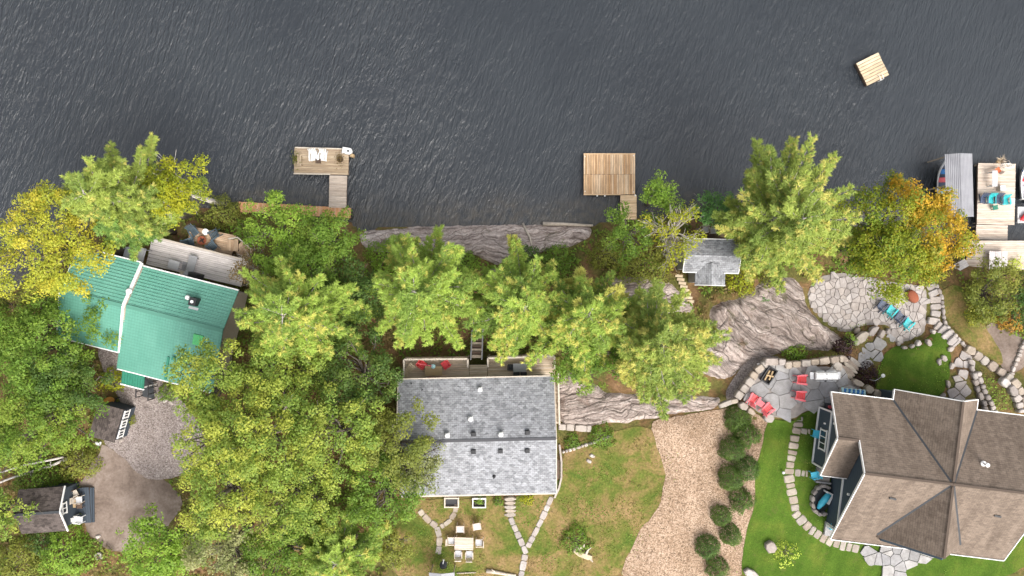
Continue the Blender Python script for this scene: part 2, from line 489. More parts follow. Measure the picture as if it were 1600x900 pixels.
    MAT['w_raft'] = m_wood("raft_boards", [(.44, .355, .235), (.52, .435, .31), (.38, .30, .19)])
    MAT['w_post'] = m_plain("post_wood", (.38, .31, .24), .8)
    MAT['w_dark'] = m_plain("dark_wood", (.105, .068, .048), .7)
    MAT['w_pale'] = m_plain("pale_rail", (.55, .48, .40), .7)
    MAT['log'] = m_plain("driftwood", (.50, .43, .35), .85, .3, 4)
    MAT['birch'] = m_plain("birch_bark", (.62, .57, .52), .8, .35, 7)
    # roofs
    def shingle(name, cols, rowh, bw, stain, tab=.85):
        t = NT(name); u = t.uv()
        br = t.new("ShaderNodeTexBrick"); t.l.new(u, br.inputs["Vector"])
        br.inputs["Scale"].default_value = 1.0; br.inputs["Brick Width"].default_value = bw; br.inputs["Row Height"].default_value = rowh
        br.inputs["Mortar Size"].default_value = .010; br.inputs["Mortar Smooth"].default_value = .3; br.inputs["Bias"].default_value = 0
        br.inputs["Color1"].default_value = c4(cols[0]); br.inputs["Color2"].default_value = c4(cols[1]); br.inputs["Mortar"].default_value = c4(cols[2])
        vo = t.voro(t.mapping(u, (1 / bw, 1 / rowh, 1)), 1.0, out="Color")
        sp = t.new("ShaderNodeSeparateColor"); t.l.new(vo, sp.inputs[0])
        c = t.mix(tab, br.outputs[0], t.ramp(sp.outputs[1], [(0, (.5, .5, .5)), (.3, (.85, .85, .85)), (.6, (1.05, 1.05, 1.05)), (1, (1.35, 1.35, 1.35))]), 'MULTIPLY')
        n = t.noise(t.mapping(u, (.9, .22, 1)), 1.0, 5, .65)
        c = t.mix(stain, c, t.ramp(n, [(.34, (.45, .43, .42)), (.58, (1.05, 1.05, 1.05))]), 'MULTIPLY')
        n2 = t.noise(u, 16, 4, .8)
        c = t.mix(.7, c, t.ramp(n2, [(.3, (.7, .7, .7)), (.7, (1.25, 1.25, 1.25))]), 'MULTIPLY')
        return t.done(c, .95, t.bump(br.outputs[1], -.6, .02), .15)
    MAT['sh_grey'] = shingle("grey_shingles", [(.225, .23, .243), (.29, .295, .307), (.115, .115, .123)], .165, .30, .16, .7)
    MAT['sh_brown'] = shingle("brown_shingles", [(.172, .134, .105), (.206, .162, .128), (.115, .088, .07)], .16, .34, .55, .35)
    MAT['sh_dark'] = shingle("dark_shingles", [(.085, .070, .064), (.105, .086, .078), (.055, .046, .042)], .145, .30, .5)
    t = NT("green_metal_roof"); u = t.uv()
    n = t.noise(t.mapping(u, (.5, .25, 1)), 1, 5, .6); n2 = t.noise(u, 6, 4)
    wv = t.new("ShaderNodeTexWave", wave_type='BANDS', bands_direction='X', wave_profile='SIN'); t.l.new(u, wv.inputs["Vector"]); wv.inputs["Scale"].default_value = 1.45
    c = t.ramp(n, [(.3, (.085, .250, .190)), (.7, (.125, .315, .245))])
    c = t.mix(.5, c, t.ramp(n2, [(.3, (.82, .82, .82)), (.7, (1.1, 1.1, 1.1))]), 'MULTIPLY')
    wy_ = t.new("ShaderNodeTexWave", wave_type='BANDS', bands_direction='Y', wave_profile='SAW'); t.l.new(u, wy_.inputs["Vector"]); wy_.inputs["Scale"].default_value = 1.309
    c = t.mix(.5, c, t.ramp(wy_.outputs[1], [(.0, (.62, .66, .64)), (.3, (1, 1, 1)), (1, (1.08, 1.08, 1.08))]), 'MULTIPLY')  # relief shade of the tile steps painted into the colour as stripes
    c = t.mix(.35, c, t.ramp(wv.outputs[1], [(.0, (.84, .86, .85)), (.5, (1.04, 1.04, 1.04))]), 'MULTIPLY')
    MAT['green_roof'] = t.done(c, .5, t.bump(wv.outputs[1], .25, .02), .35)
    MAT['green_dark'] = m_plain("dark_green_metal", (.030, .175, .115), .5)
    MAT['green_bright'] = m_plain("bright_green_sheet", (.08, .40, .14), .5)
    t = NT("corrugated_grey_sheet"); o = t.obj()
    n = t.noise(o, .8, 5)
    c = t.ramp(n, [(.3, (.22, .22, .235)), (.7, (.30, .30, .32))])
    MAT['grey_sheet'] = t.done(c, .5, None, .4)
    for k, c, r in (('white', (.78, .77, .75), .5), ('black', (.022, .022, .024), .5), ('char', (.05, .053, .058), .6), ('slate', (.040, .052, .064), .7),
                    ('siding_grey', (.30, .30, .31), .8), ('siding_tan', (.36, .31, .25), .8), ('siding_blue', (.055, .068, .085), .8), ('siding_brown', (.075, .055, .045), .8),
                    ('red', (.62, .028, .035), .45), ('pink', (.66, .12, .14), .45), ('navy', (.055, .075, .125), .5), ('teal', (.03, .42, .44), .5), ('bluegrey', (.075, .105, .125), .6),
                    ('grey_p', (.30, .30, .31), .5), ('turq', (.06, .44, .60), .5), ('rust', (.27, .085, .045), .8), ('steel', (.55, .56, .57), .3),
                    ('tan_c', (.42, .30, .17), .7), ('ash', (.035, .03, .028), .95), ('blue', (.05, .20, .50), .6), ('amber', (.55, .27, .06), .6), ('ltgrey', (.50, .50, .51), .6),
                    ('orange', (.70, .16, .06), .5), ('glass', (.03, .04, .05), .08), ('aqua', (.42, .66, .68), .5)):
        MAT[k] = m_plain("paint_" + k, c, r, .08, 5, .4 if r < .6 else .2, 0, .06)
    # board siding: horizontal lap lines
    def siding(name, col):
        t = NT(name); o = t.obj()
        wv = t.new("ShaderNodeTexWave", wave_type='BANDS', bands_direction='Z', wave_profile='SAW'); t.l.new(o, wv.inputs["Vector"]); wv.inputs["Scale"].default_value = 1.05
        c = t.mix(.6, col, t.ramp(wv.outputs[1], [(0, (.6, .6, .6)), (.15, (1, 1, 1))]), 'MULTIPLY')
        return t.done(c, .7, t.bump(wv.outputs[1], .5, .02), .2)
    MAT['lap_slate'] = siding("slate_lap_siding", (.055, .075, .095))
    MAT['lap_grey'] = siding("grey_lap_siding", (.30, .29, .28))
    MAT['lap_blue'] = siding("blue_lap_siding", (.055, .068, .085))
    # bark and leaves
    t = NT("bark"); o = t.obj(); n = t.noise(t.mapping(o, (6, 6, 1.4)), 1, 5)
    MAT['bark'] = t.done(t.ramp(n, [(.3, (.10, .082, .068)), (.7, (.24, .205, .175))]), .9, t.bump(n, .5, .03), .1)
    t = NT("pale_bark"); o = t.obj(); n = t.noise(t.mapping(o, (5, 5, 1.4)), 1, 5)
    MAT['bark_pale'] = t.done(t.ramp(n, [(.3, (.30, .265, .235)), (.7, (.52, .475, .43))]), .9, None, .1)
    t = NT("leaves")
    at = t.new("ShaderNodeAttribute", attribute_name="col")
    t.l.new(at.outputs[0], t.b.inputs["Base Color"])
    t.b.inputs["Roughness"].default_value = .55; t.b.inputs["Specular IOR Level"].default_value = .25
    tr = t.new("ShaderNodeBsdfTranslucent")
    t.put(tr.inputs[0], t.mix(1.0, at.outputs[0], (1.1, 1.12, .75), 'MULTIPLY'))
    mx = t.new("ShaderNodeMixShader"); mx.inputs[0].default_value = .38
    t.l.new(t.b.outputs[0], mx.inputs[1]); t.l.new(tr.outputs[0], mx.inputs[2])
    t.l.new(mx.outputs[0], t.n["Material Output"].inputs[0])
    MAT['leaf'] = t.m
build_materials()

# ------------------------------------------------------------------ ground, water, draped areas
def grid_mesh(name, xs, ys, mat):
    X, Y = np.meshgrid(xs, ys)
    Z = height(X.ravel(), Y.ravel())
    v = np.stack([X.ravel(), Y.ravel(), Z], 1)
    nx, ny = len(xs), len(ys)
    i = np.arange((nx - 1) * (ny - 1)); r = i // (nx - 1); c = i % (nx - 1); a = r * nx + c
    f = np.stack([a, a + 1, a + nx + 1, a + nx], 1)
    return np_mesh(name, v, f, mat, True)

def np_mesh(name, v, f, mat=None, smooth=False, col=None, k=None):
    me = bpy.data.meshes.new(name)
    k = f.shape[1]
    me.vertices.add(len(v)); me.vertices.foreach_set("co", np.asarray(v, np.float32).ravel())
    me.loops.add(f.size); me.loops.foreach_set("vertex_index", np.asarray(f, np.int32).ravel())
    me.polygons.add(len(f)); me.polygons.foreach_set("loop_start", np.arange(0, f.size, k, dtype=np.int32))
    me.polygons.foreach_set("use_smooth", np.full(len(f), smooth))
    if col is not None:
        at = me.attributes.new("col", 'FLOAT_COLOR', 'POINT')
        at.data.foreach_set("color", np.asarray(col, np.float32).ravel())
    if mat is not None: me.materials.append(mat)
    me.update(calc_edges=True); me.validate()
    return me

LAT = .4
xs = np.concatenate([-np.geomspace(600, 52, 14), np.arange(-50, 50.01, LAT), np.geomspace(52, 600, 14)])
ys = np.concatenate([-np.geomspace(400, 27.5, 12), np.arange(-27.2, 8.4, LAT), np.geomspace(9, 40, 8), [120, 700]])
g = add("ground", grid_mesh("ground", xs, ys, MAT['forest']))
tag(g, "brown and green forest floor sloping up from the lake", kind="structure")
wx = np.concatenate([-np.geomspace(700, 52, 8), np.arange(-50, 50.1, 1.0), np.geomspace(52, 700, 8)]); wy = np.concatenate([[-60, -20], np.arange(-6, 12.1, .5), np.geomspace(13, 900, 10)])
WX, WY = np.meshgrid(wx, wy); nwx = len(wx)
ii = np.arange((nwx - 1) * (len(wy) - 1)); ii = (ii // (nwx - 1)) * nwx + ii % (nwx - 1)
sd_ = dist_poly(WX.ravel(), WY.ravel(), shore_line, False)
shal = (1 - sstep(.2, 3.2, sd_ + (fbm(WX.ravel() * .5, WY.ravel() * .5, 77) - .5) * 3)) * .9
w = add("lake", np_mesh("lake", np.column_stack([WX.ravel(), WY.ravel(), np.zeros(WX.size)]), np.stack([ii, ii + 1, ii + nwx + 1, ii + nwx], 1), MAT['water'], True, np.repeat(np.column_stack([shal, shal, shal, np.ones(len(shal))]), 1, 0)))
tag(w, "dark slate grey rippled lake water", kind="structure")

def smooth_poly(pts, step=.35, jit=.0, seed=0, rounds=2):
    """densify a closed polygon (chaikin) and jitter its edge"""
    p = [np.array(q, float) for q in pts]
    for _ in range(rounds):
        q = []
        for i in range(len(p)):
            a, b = p[i], p[(i + 1) % len(p)]
            q += [a * .75 + b * .25, a * .25 + b * .75]
        p = q
    out = []
    for i in range(len(p)):
        a, b = p[i], p[(i + 1) % len(p)]
        n = max(1, int(np.linalg.norm(b - a) / step))
        for k in range(n): out.append(a + (b - a) * k / n)
    if jit:
        r = np.array(out)
        dx = (fbm(r[:, 0] * 1.7, r[:, 1] * 1.7, seed) - .5) * 2 * jit; dy = (fbm(r[:, 0] * 1.7, r[:, 1] * 1.7, seed + 5) - .5) * 2 * jit
        out = [np.array((r[i, 0] + dx[i], r[i, 1] + dy[i])) for i in range(len(r))]
    return [(float(a[0]), float(a[1])) for a in out]

def px_poly(pts):
    return [tuple(G(a, b).xy) for a, b in pts]

def drape(name, label, pts_px, mat, dz=.03, lat=LAT, jit=.12, seed=0, rounds=2, disp=None, kind="structure", cat=None):
    poly = smooth_poly(px_poly(pts_px), max(.15, lat * .8), jit, seed, rounds)
    a = np.array(poly)
    x0, y0 = a.min(0); x1, y1 = a.max(0)
    gx = np.arange(math.floor(x0 / lat) * lat, x1 + lat, lat); gy = np.arange(math.floor(y0 / lat) * lat, y1 + lat, lat)
    X, Y = np.meshgrid(gx, gy); X = X.ravel(); Y = Y.ravel()
    m = in_poly(X, Y, poly) & (dist_poly(X, Y, poly) > lat * .35)
    pts = [Vector(p) for p in poly] + [Vector((float(x), float(y))) for x, y in zip(X[m], Y[m])]
    n = len(poly)
    edges = [(i, (i + 1) % n) for i in range(n)]
    vs, es, fs, *_ = geometry.delaunay_2d_cdt(pts, edges, [], 1, 1e-5)
    va = np.array([(p.x, p.y) for p in vs])
    z = height(va[:, 0], va[:, 1]) + dz
    if disp is not None:
        z = z + disp(va[:, 0], va[:, 1], dist_poly(va[:, 0], va[:, 1], poly))
    f = np.array([t for t in fs if len(t) == 3])
    # make faces point up
    A, B, C = va[f[:, 0]], va[f[:, 1]], va[f[:, 2]]
    flip = ((B[:, 0] - A[:, 0]) * (C[:, 1] - A[:, 1]) - (B[:, 1] - A[:, 1]) * (C[:, 0] - A[:, 0])) < 0
    f[flip] = f[flip][:, ::-1]
    o = add(name, np_mesh(name, np.column_stack([va, z]), f, mat, True))
    tag(o, label, cat, kind=kind)
    return o

# lawns, gravel, dirt
drape("lawn", "patchy brown and green lawn beside the grey cottage",
      [(622, 780), (700, 778), (870, 775), (880, 700), (905, 692), (960, 672), (1008, 664), (1022, 680), (1034, 702), (1046, 745), (1036, 790), (1006, 826), (984, 866), (968, 910), (780, 915), (620, 912), (600, 850)], MAT['lawn'], .035, jit=.2, seed=2)
drape("driveway", "pinkish gravel driveway with clipped shrubs along it",
      [(1012, 660), (1040, 652), (1085, 646), (1130, 640), (1160, 632), (1196, 655), (1204, 672), (1190, 720), (1182, 770), (1172, 820), (1162, 870), (1160, 912), (966, 912), (980, 866), (1002, 826), (1032, 790), (1041, 745), (1030, 704)], MAT['gravel_pink'], .055, jit=.22, seed=4)
drape("mown_lawn", "lush mown lawn with a stepping stone path",
      [(1197, 662), (1206, 654), (1240, 658), (1262, 640), (1290, 634), (1330, 640), (1420, 640), (1640, 700), (1660, 915), (1160, 915), (1158, 870), (1164, 835), (1176, 800), (1180, 770), (1178, 735), (1190, 700)], MAT['mown'], .075, jit=.1, seed=6)
drape("grass_bank", "bright green grass bank between the garden paths",
      [(1385, 545), (1408, 540), (1440, 533), (1466, 515), (1482, 535), (1486, 560), (1482, 590), (1470, 625), (1380, 625), (1362, 600), (1375, 570)], MAT['mown'], .06, jit=.15, seed=8)
drape("grass_slope", "olive grass slope right of the curved garden path",
      [(1470, 448), (1500, 445), (1520, 470), (1535, 505), (1560, 540), (1570, 575), (1540, 560), (1510, 538), (1485, 508), (1474, 480)], MAT['lawn'], .05, jit=.2, seed=9)
drape("gravel_yard", "grey gravel yard in front of the green roofed house",
      [(150, 535), (190, 540), (260, 600), (300, 640), (330, 700), (290, 745), (235, 752), (212, 736), (188, 708), (160, 694), (170, 660), (196, 640), (180, 610), (160, 575)], MAT['gravel_grey'], .05, jit=.15, seed=12)
drape("dirt_yard", "bare brown dirt clearing beside the small shed",
      [(160, 692), (190, 708), (214, 738), (250, 745), (290, 780), (260, 830), (215, 862), (180, 866), (150, 845), (128, 820), (140, 770), (118, 758), (136, 738), (150, 715)], MAT['dirt'], .035, jit=.3, seed=14)
drape("dirt_patch", "dark bare soil patch below the orange tinged shrubs",
      [(1535, 500), (1590, 515), (1612, 560), (1590, 590), (1565, 575), (1548, 545)], MAT['dirt'], .035, jit=.3, seed=15)
drape("gravel_path", "grey crushed stone path curving below the upper patio",
      [(1132, 614), (1142, 596), (1158, 572), (1180, 556), (1215, 556), (1228, 562), (1200, 566), (1186, 572), (1172, 592), (1160, 616), (1150, 628), (1136, 628)], MAT['gravel_grey'], .05, jit=.06, seed=16)

# bedrock
def rock_disp(ang, amp, per, seed, edge=.7):
    ca, sa = math.cos(ang), math.sin(ang)
    def f(x, y, d):
        wx = x + (fbm(x * .3, y * .3, seed) - .5) * 5; wy = y + (fbm(x * .3, y * .3, seed + 3) - .5) * 5
        s = -wx * sa + wy * ca
        lam = fbm(s * 1.0 / per, (wx * ca + wy * sa) * .12 / per, seed + 7, 4)
        ter = np.floor(lam * 9) / 9 + .4 * lam
        big = fbm(x * .35, y * .35, seed + 11)
        z = amp * (ter * 1.0 + big * .9 - .35)
        return -.12 + (z + .12) * sstep(0, edge, d)
    return f
ROCK_MAIN = [(1108, 478), (1128, 470), (1160, 462), (1185, 440), (1225, 425), (1255, 440), (1262, 470), (1275, 492), (1300, 515), (1318, 528), (1312, 546), (1290, 552), (1260, 548), (1232, 546),
             (1218, 560), (1185, 560), (1160, 572), (1140, 598), (1090, 588), (1076, 560), (1098, 530), (1104, 505)]
drape("bedrock_outcrop", "swirled banded bedrock outcrop between the two patios", ROCK_MAIN, MAT['rock'], .05, .13, .3, 21, disp=rock_disp(math.radians(-38), .42, .8, 31))
ROCK_STRIP = [(868, 580), (900, 575), (930, 600), (960, 615), (1010, 612), (1060, 616), (1105, 614), (1132, 622), (1126, 640), (1085, 646), (1050, 650), (1015, 660), (960, 664), (900, 668), (874, 664), (866, 630)]
drape("bedrock_ledge", "long pale bedrock ledge above the gravel driveway", ROCK_STRIP, MAT['rock_strip'], .05, .13, .22, 23, disp=rock_disp(math.radians(4), .34, .7, 41, .5))
ROCK_SHORE = [(556, 362), (600, 357), (650, 354), (740, 352), (850, 351), (925, 351), (928, 370), (892, 388), (850, 394), (818, 408), (790, 420), (762, 410), (735, 396), (690, 392), (640, 395), (590, 396), (564, 386)]
drape("shore_rock", "bare grey and pink bedrock shelf along the waterline", ROCK_SHORE, MAT['rock_shore'], .06, .14, .1, 25, disp=rock_disp(math.radians(3), .22, .9, 51, .35))
drape("wooded_rock", "mossy bedrock patch showing between the pines", [(940, 432), (1000, 425), (1052, 440), (1082, 462), (1090, 490), (1060, 500), (1010, 480), (960, 470)], MAT['rock_shore'], .03, .2, .3, 27, disp=rock_disp(.5, .25, .8, 61, .6))
drape("beach_rock", "small broken rock ledge below the shore pines", [(752, 418), (790, 412), (800, 432), (775, 446), (750, 440)], MAT['rock_shore'], .03, .2, .15, 28, disp=rock_disp(.9, .22, .8, 71, .5))

# ------------------------------------------------------------------ stones
def clip_half(poly, nx, ny, c):
    out = []
    n = len(poly)
    for i in range(n):
        a, b = poly[i], poly[(i + 1) % n]
        da = a[0] * nx + a[1] * ny - c; db = b[0] * nx + b[1] * ny - c
        if da <= 0: out.append(a)
        if (da < 0 < db) or (db < 0 < da):
            t = da / (da - db); out.append((a[0] + (b[0] - a[0]) * t, a[1] + (b[1] - a[1]) * t))
    return out

def flagstones(parent, poly, size, z, mat, gap=.035, thick=.07, seed=1, tilt=.0, aniso=1.0, jit=.48):
    r = random.Random(seed)
    a = np.array(poly); x0, y0 = a.min(0) - size; x1, y1 = a.max(0) + size
    seeds = []
    yy = y0; row = 0
    while yy < y1:
        xx = x0 + (row % 2) * size * .5
        while xx < x1:
            seeds.append((xx + r.uniform(-jit, jit) * size, yy + r.uniform(-jit, jit) * size)); xx += size * aniso
        yy += size * .9; row += 1
    S = np.array(seeds); ins = in_poly(S[:, 0], S[:, 1], poly) & (dist_poly(S[:, 0], S[:, 1], poly) > size * .22)
    for i in range(len(S)):
        if not ins[i]: continue
        sx, sy = S[i]
        cell = [(sx + size * aniso * .86 * math.cos(q * PI / 5 + .2), sy + size * .86 * math.sin(q * PI / 5 + .2)) for q in range(10)]
        d = np.hypot(S[:, 0] - sx, S[:, 1] - sy)
        for j in np.argsort(d)[1:22]:
            nx, ny = S[j, 0] - sx, S[j, 1] - sy; L = math.hypot(nx, ny); nx /= L; ny /= L
            cell = clip_half(cell, nx, ny, nx * sx + ny * sy + L / 2 - gap / 2 - r.uniform(0, gap * .5))
            if len(cell) < 3: break
        if len(cell) < 3: continue
        loc = [(p[0] - sx, p[1] - sy) for p in cell]
        zz = (z if not callable(z) else z(sx, sy)) + r.uniform(-.008, .012)
        MB().prism(loc, -thick, 0, .015).build("flagstone", mat, parent, Matrix.Translation((sx, sy, zz)), world=True)

def rough_poly(w, d, n, r, jit=.18, pw=3.2):
    pts = []
    for k in range(n):
        t = 2 * PI * (k + .5 + r.uniform(-.2, .2)) / n
        c, s = math.cos(t), math.sin(t)
        e = (abs(c) ** pw + abs(s) ** pw) ** (-1 / pw)
        pts.append((c * e * w / 2 * (1 + r.uniform(-jit, jit * .4)), s * e * d / 2 * (1 + r.uniform(-jit, jit * .4))))
    return pts

def stone_at(parent, name, px, py, wpx, dpx, rot_deg, hgt, mat, r, z=None, n=7, sink=.12, jit=.18, pw=3.2):
    p = G(px, py) if z is None else P(px, py, z)
    k = (CAM_H - p.z) / FPX
    po = rough_poly(wpx * k, dpx * k, n, r, jit, pw)
    b = MB().prism(po, -sink, hgt, min(.07, hgt * .45))
    M4 = Matrix.Translation(p) @ Matrix.Rotation(math.radians(rot_deg), 4, 'Z')
    return b.build(name, mat, parent, M4, world=parent is not None)

def stone_line(parent, name, pts_px, wide, hgt, mat, seed, step=1.0, gap=.06, z=None, rowfill=1.0):
    """stones end to end along a pixel polyline; wide = px across"""
    r = random.Random(seed)
    slab = name in ('slab', 'block')
    pts = [np.array(p, float) for p in pts_px]
    seg = [np.linalg.norm(pts[i + 1] - pts[i]) for i in range(len(pts) - 1)]
    tot = sum(seg)
    s = 0
    def at(s):
        for i, L in enumerate(seg):
            if s <= L or i == len(seg) - 1:
                d = (pts[i + 1] - pts[i]) / L
                return pts[i] + d * s, math.degrees(math.atan2(-d[1], d[0]))
            s -= L
    while s < tot:
        L = step * r.uniform(.75, 1.3)
        if s + L > tot: L = max(step * .5, tot - s)
        q, a = at(min(tot, s + L / 2))
        stone_at(parent, name, q[0], q[1], L * (1.0 if slab else 1.04) - gap * 10, wide * r.uniform(.88, 1.12), a + r.uniform(-4, 4), hgt * r.uniform(.8, 1.25) + r.uniform(0, .012), mat, r, z, 12 if slab else 9, .12, .05 if slab else .12, 9 if slab else 4.5)
        s += L

# lower terrace
t_ = thing("lower_terrace", "pale irregular flagstone terrace by the shore maple", None, (0, 0, 0), kind="structure")
TP = smooth_poly([tuple(P(a, b, 2.3).xy) for a, b in TERR_PX], .5, .12, 3, 1)
MB().prism(TP, 1.6, 2.335).build("mortar_bed", MAT['joint'], t_)
flagstones(t_, TP, .54, 2.40, MAT['flag'], .02, .08, 5, jit=.6)
# upper patio
t_ = thing("upper_patio", "large grey flagstone patio with red chairs beside the brown roofed house", None, (0, 0, 0), kind="structure")
UP = smooth_poly([tuple(P(a, b, 4.32).xy) for a, b in PATIO_PX], .5, .06, 4, 1)
MB().prism(UP, 3.4, 4.36).build("mortar_bed", MAT['joint'], t_)
flagstones(t_, UP, 1.0, 4.42, MAT['flag_grey'], .022, .08, 9, aniso=1.3, jit=.55)
t_ = thing("rear_patio", "small grey flagstone patio at the lower eave of the brown roofed house", None, (0, 0, 0), kind="structure")
RP = [tuple(P(a, b, 4.3).xy) for a, b in [(1338, 848), (1400, 850), (1490, 862), (1470, 878), (1425, 888), (1405, 915), (1376, 915), (1366, 882)]]
flagstones(t_, RP, .72, 4.47, MAT['flag_grey'], .025, .12, 12, aniso=1.4, jit=.55)
# garden path upward from terrace to the steps
t_ = thing("terrace_path", "straight grey flagstone path from the terrace down to the stone steps", None, (0, 0, 0), kind="structure")
def zpath(x, y): return gh(x, y) + .10
flagstones(t_, [tuple(G(a, b).xy) for a, b in [(1338, 566), (1330, 556), (1372, 525), (1388, 514), (1408, 536), (1396, 548), (1356, 578)]], .85, zpath, MAT['flag_grey'], .04, .3, 15)
t_ = thing("garden_walk", "flagstone walk running down to the brown roofed house", None, (0, 0, 0), kind="structure")
flagstones(t_, [tuple(G(a, b).xy) for a, b in [(1486, 552), (1512, 548), (1516, 575), (1514, 605), (1532, 645), (1470, 640), (1478, 618), (1490, 590)]], .85, zpath, MAT['flag'], .05, .35, 17)

# curved path of cut slabs
t_ = thing("curved_path", "curved path of pale slabs around the terrace end", None, G(1461, 480), kind="structure")
stone_line(t_, "slab", [(1452, 444), (1460, 462), (1462, 485), (1458, 503), (1468, 512), (1480, 525), (1492, 538)], 17, .14, MAT['flag'], 3, 11)
stone_line(t_, "edge_stone", [(1462, 444), (1471, 465), (1473, 490), (1476, 508), (1492, 524), (1506, 540)], 6, .2, MAT['boulder'], 4, 8)
t_ = thing("garden_wall", "dry stone wall stepping down to the right picture edge", "wall", G(1560, 580))
stone_line(t_, "stone", [(1506, 542), (1527, 557), (1545, 569), (1562, 581), (1580, 594), (1592, 610), (1602, 632)], 13, .35, MAT['sand_stone'], 5, 15)
stone_line(t_, "stone", [(1562, 592), (1576, 606), (1586, 622), (1592, 642)], 12, .45, MAT['boulder'], 6, 13)
t_ = thing("walk_wall", "grey stone wall edging the walk beside the narrow grass strip", "wall", G(1525, 610))
stone_line(t_, "stone", [(1513, 560), (1518, 582), (1526, 610), (1540, 645)], 8, .35, MAT['boulder'], 7, 11)
stone_line(t_, "stone", [(1525, 580), (1534, 605), (1545, 628), (1555, 648)], 8, .3, MAT['boulder'], 8, 10)
t_ = thing("edging_stones", "row of round pale edging stones beside the dark soil", "edging", G(1590, 560))
stone_line(t_, "stone", [(1600, 531), (1594, 545), (1589, 560), (1583, 572), (1579, 584)], 7, .22, MAT['boulder'], 9, 8)
t_ = thing("bank_edging", "broken line of rocks between terrace and grass bank", "edging", G(1420, 538))
for i, (a, b, w_, d_) in enumerate([(1412, 543, 9, 6), (1424, 541, 9, 6), (1434, 537, 12, 8), (1450, 535, 12, 8), (1457, 518, 8, 7), (1466, 565, 8, 11), (1474, 560, 9, 12), (1403, 537, 8, 8), (1484, 545, 8, 12), (1486, 572, 8, 12), (1480, 600, 7, 14), (1472, 618, 10, 7)]):
    stone_at(t_, "stone", a, b, w_, d_, i * 37, .25, MAT['boulder'], rnd)

# steps up to the patio
t_ = thing("stone_steps", "flight of long sandstone steps between the purple bushes", "steps", G(1330, 578))
for k in range(7):
    f = k / 6
    z = 4.30 - f * .95
    stone_at(t_, "step", 1313 + f * 22, 592 - f * 27, 34 - 8 * f, 8.5, -40, .12, MAT['sand_stone'], rnd, z, 8, .5)
# retaining blocks around the patio
t_ = thing("patio_wall", "low sandstone block wall curving around the upper patio", "wall", P(1200, 570, 4.3))
stone_line(t_, "block", [(1122, 634), (1146, 626)], 8, .3, MAT['sand_stone'], 11, 24, z=4.2)
stone_line(t_, "block", [(1150, 622), (1162, 606), (1172, 592), (1184, 577), (1196, 567)], 12, .34, MAT['sand_stone'], 12, 13, z=4.25)
stone_line(t_, "block", [(1192, 564), (1222, 565)], 11, .42, MAT['boulder'], 13, 24, z=4.25)
stone_line(t_, "block", [(1224, 570), (1258, 567), (1290, 563), (1312, 560)], 11, .35, MAT['sand_stone'], 14, 14, z=4.3)
for a, b, w_, d_, an in [(1306, 571, 18, 14, -45), (1316, 560, 14, 9, -30), (1338, 598, 20, 10, -25), (1356, 608, 14, 14, 10), (1369, 616, 14, 18, 5), (1160, 634, 16, 12, -35), (1172, 642, 14, 10, -35)]:
    stone_at(t_, "block", a, b, w_, d_, an, .4, MAT['sand_stone'], rnd, 4.25)
tag(stone_at(None, "boulder", 1200, 652, 16, 15, 10, .45, MAT['boulder'], rnd), "pale round boulder at the lawn corner of the patio", "boulder")
tag(stone_at(None, "boulder", 1202, 853, 17, 20, 15, .5, MAT['boulder'], rnd), "lone rounded boulder on the lawn beside the sapling", "boulder")
tag(stone_at(None, "boulder", 1172, 894, 26, 12, -20, .4, MAT['boulder'], rnd), "flat pale rock at the bottom corner of the mown lawn", "boulder")
t_ = thing("rock_bed", "mossy yellow boulders in a bed below the terrace", "rocks", G(1345, 530))
for i, (a, b, w_, d_) in enumerate([(1344, 527, 26, 14), (1362, 517, 22, 10), (1337, 516, 12, 8), (1375, 522, 16, 9), (1334, 535, 10, 14), (1385, 518, 10, 8)]):
    stone_at(t_, "boulder", a, b, w_, d_, 40 + i * 9, .4, MAT['boulder' if i % 2 else 'sand_stone'], rnd)

# stepping stones on the lawn
t_ = thing("stepping_stone_path", "winding path of sandstone slabs across the mown lawn", None, G(1240, 740), kind="structure")
stone_line(t_, "slab", [(1247, 650), (1246, 665), (1241, 685), (1238, 705), (1234, 725), (1232, 745), (1236, 765), (1240, 785), (1243, 802), (1254, 815), (1268, 828), (1282, 838), (1298, 846), (1318, 852), (1342, 858)], 15, .11, MAT['sand_stone'], 21, 10.5)
stone_line(t_, "slab", [(1250, 674), (1266, 675)], 11, .1, MAT['sand_stone'], 22, 9)
stone_line(t_, "slab", [(1241, 738), (1262, 740)], 11, .1, MAT['sand_stone'], 23, 8)

# ------------------------------------------------------------------ planked decks
def rect_of(px4, z):
    q = [P(a, b, z) for a, b in px4]
    u = ((q[1] - q[0]) + (q[2] - q[3])) / 2; v = ((q[3] - q[0]) + (q[2] - q[1])) / 2
    c = (q[0] + q[1] + q[2] + q[3]) / 4
    return c, u.length, v.length, math.atan2(u.y, u.x)

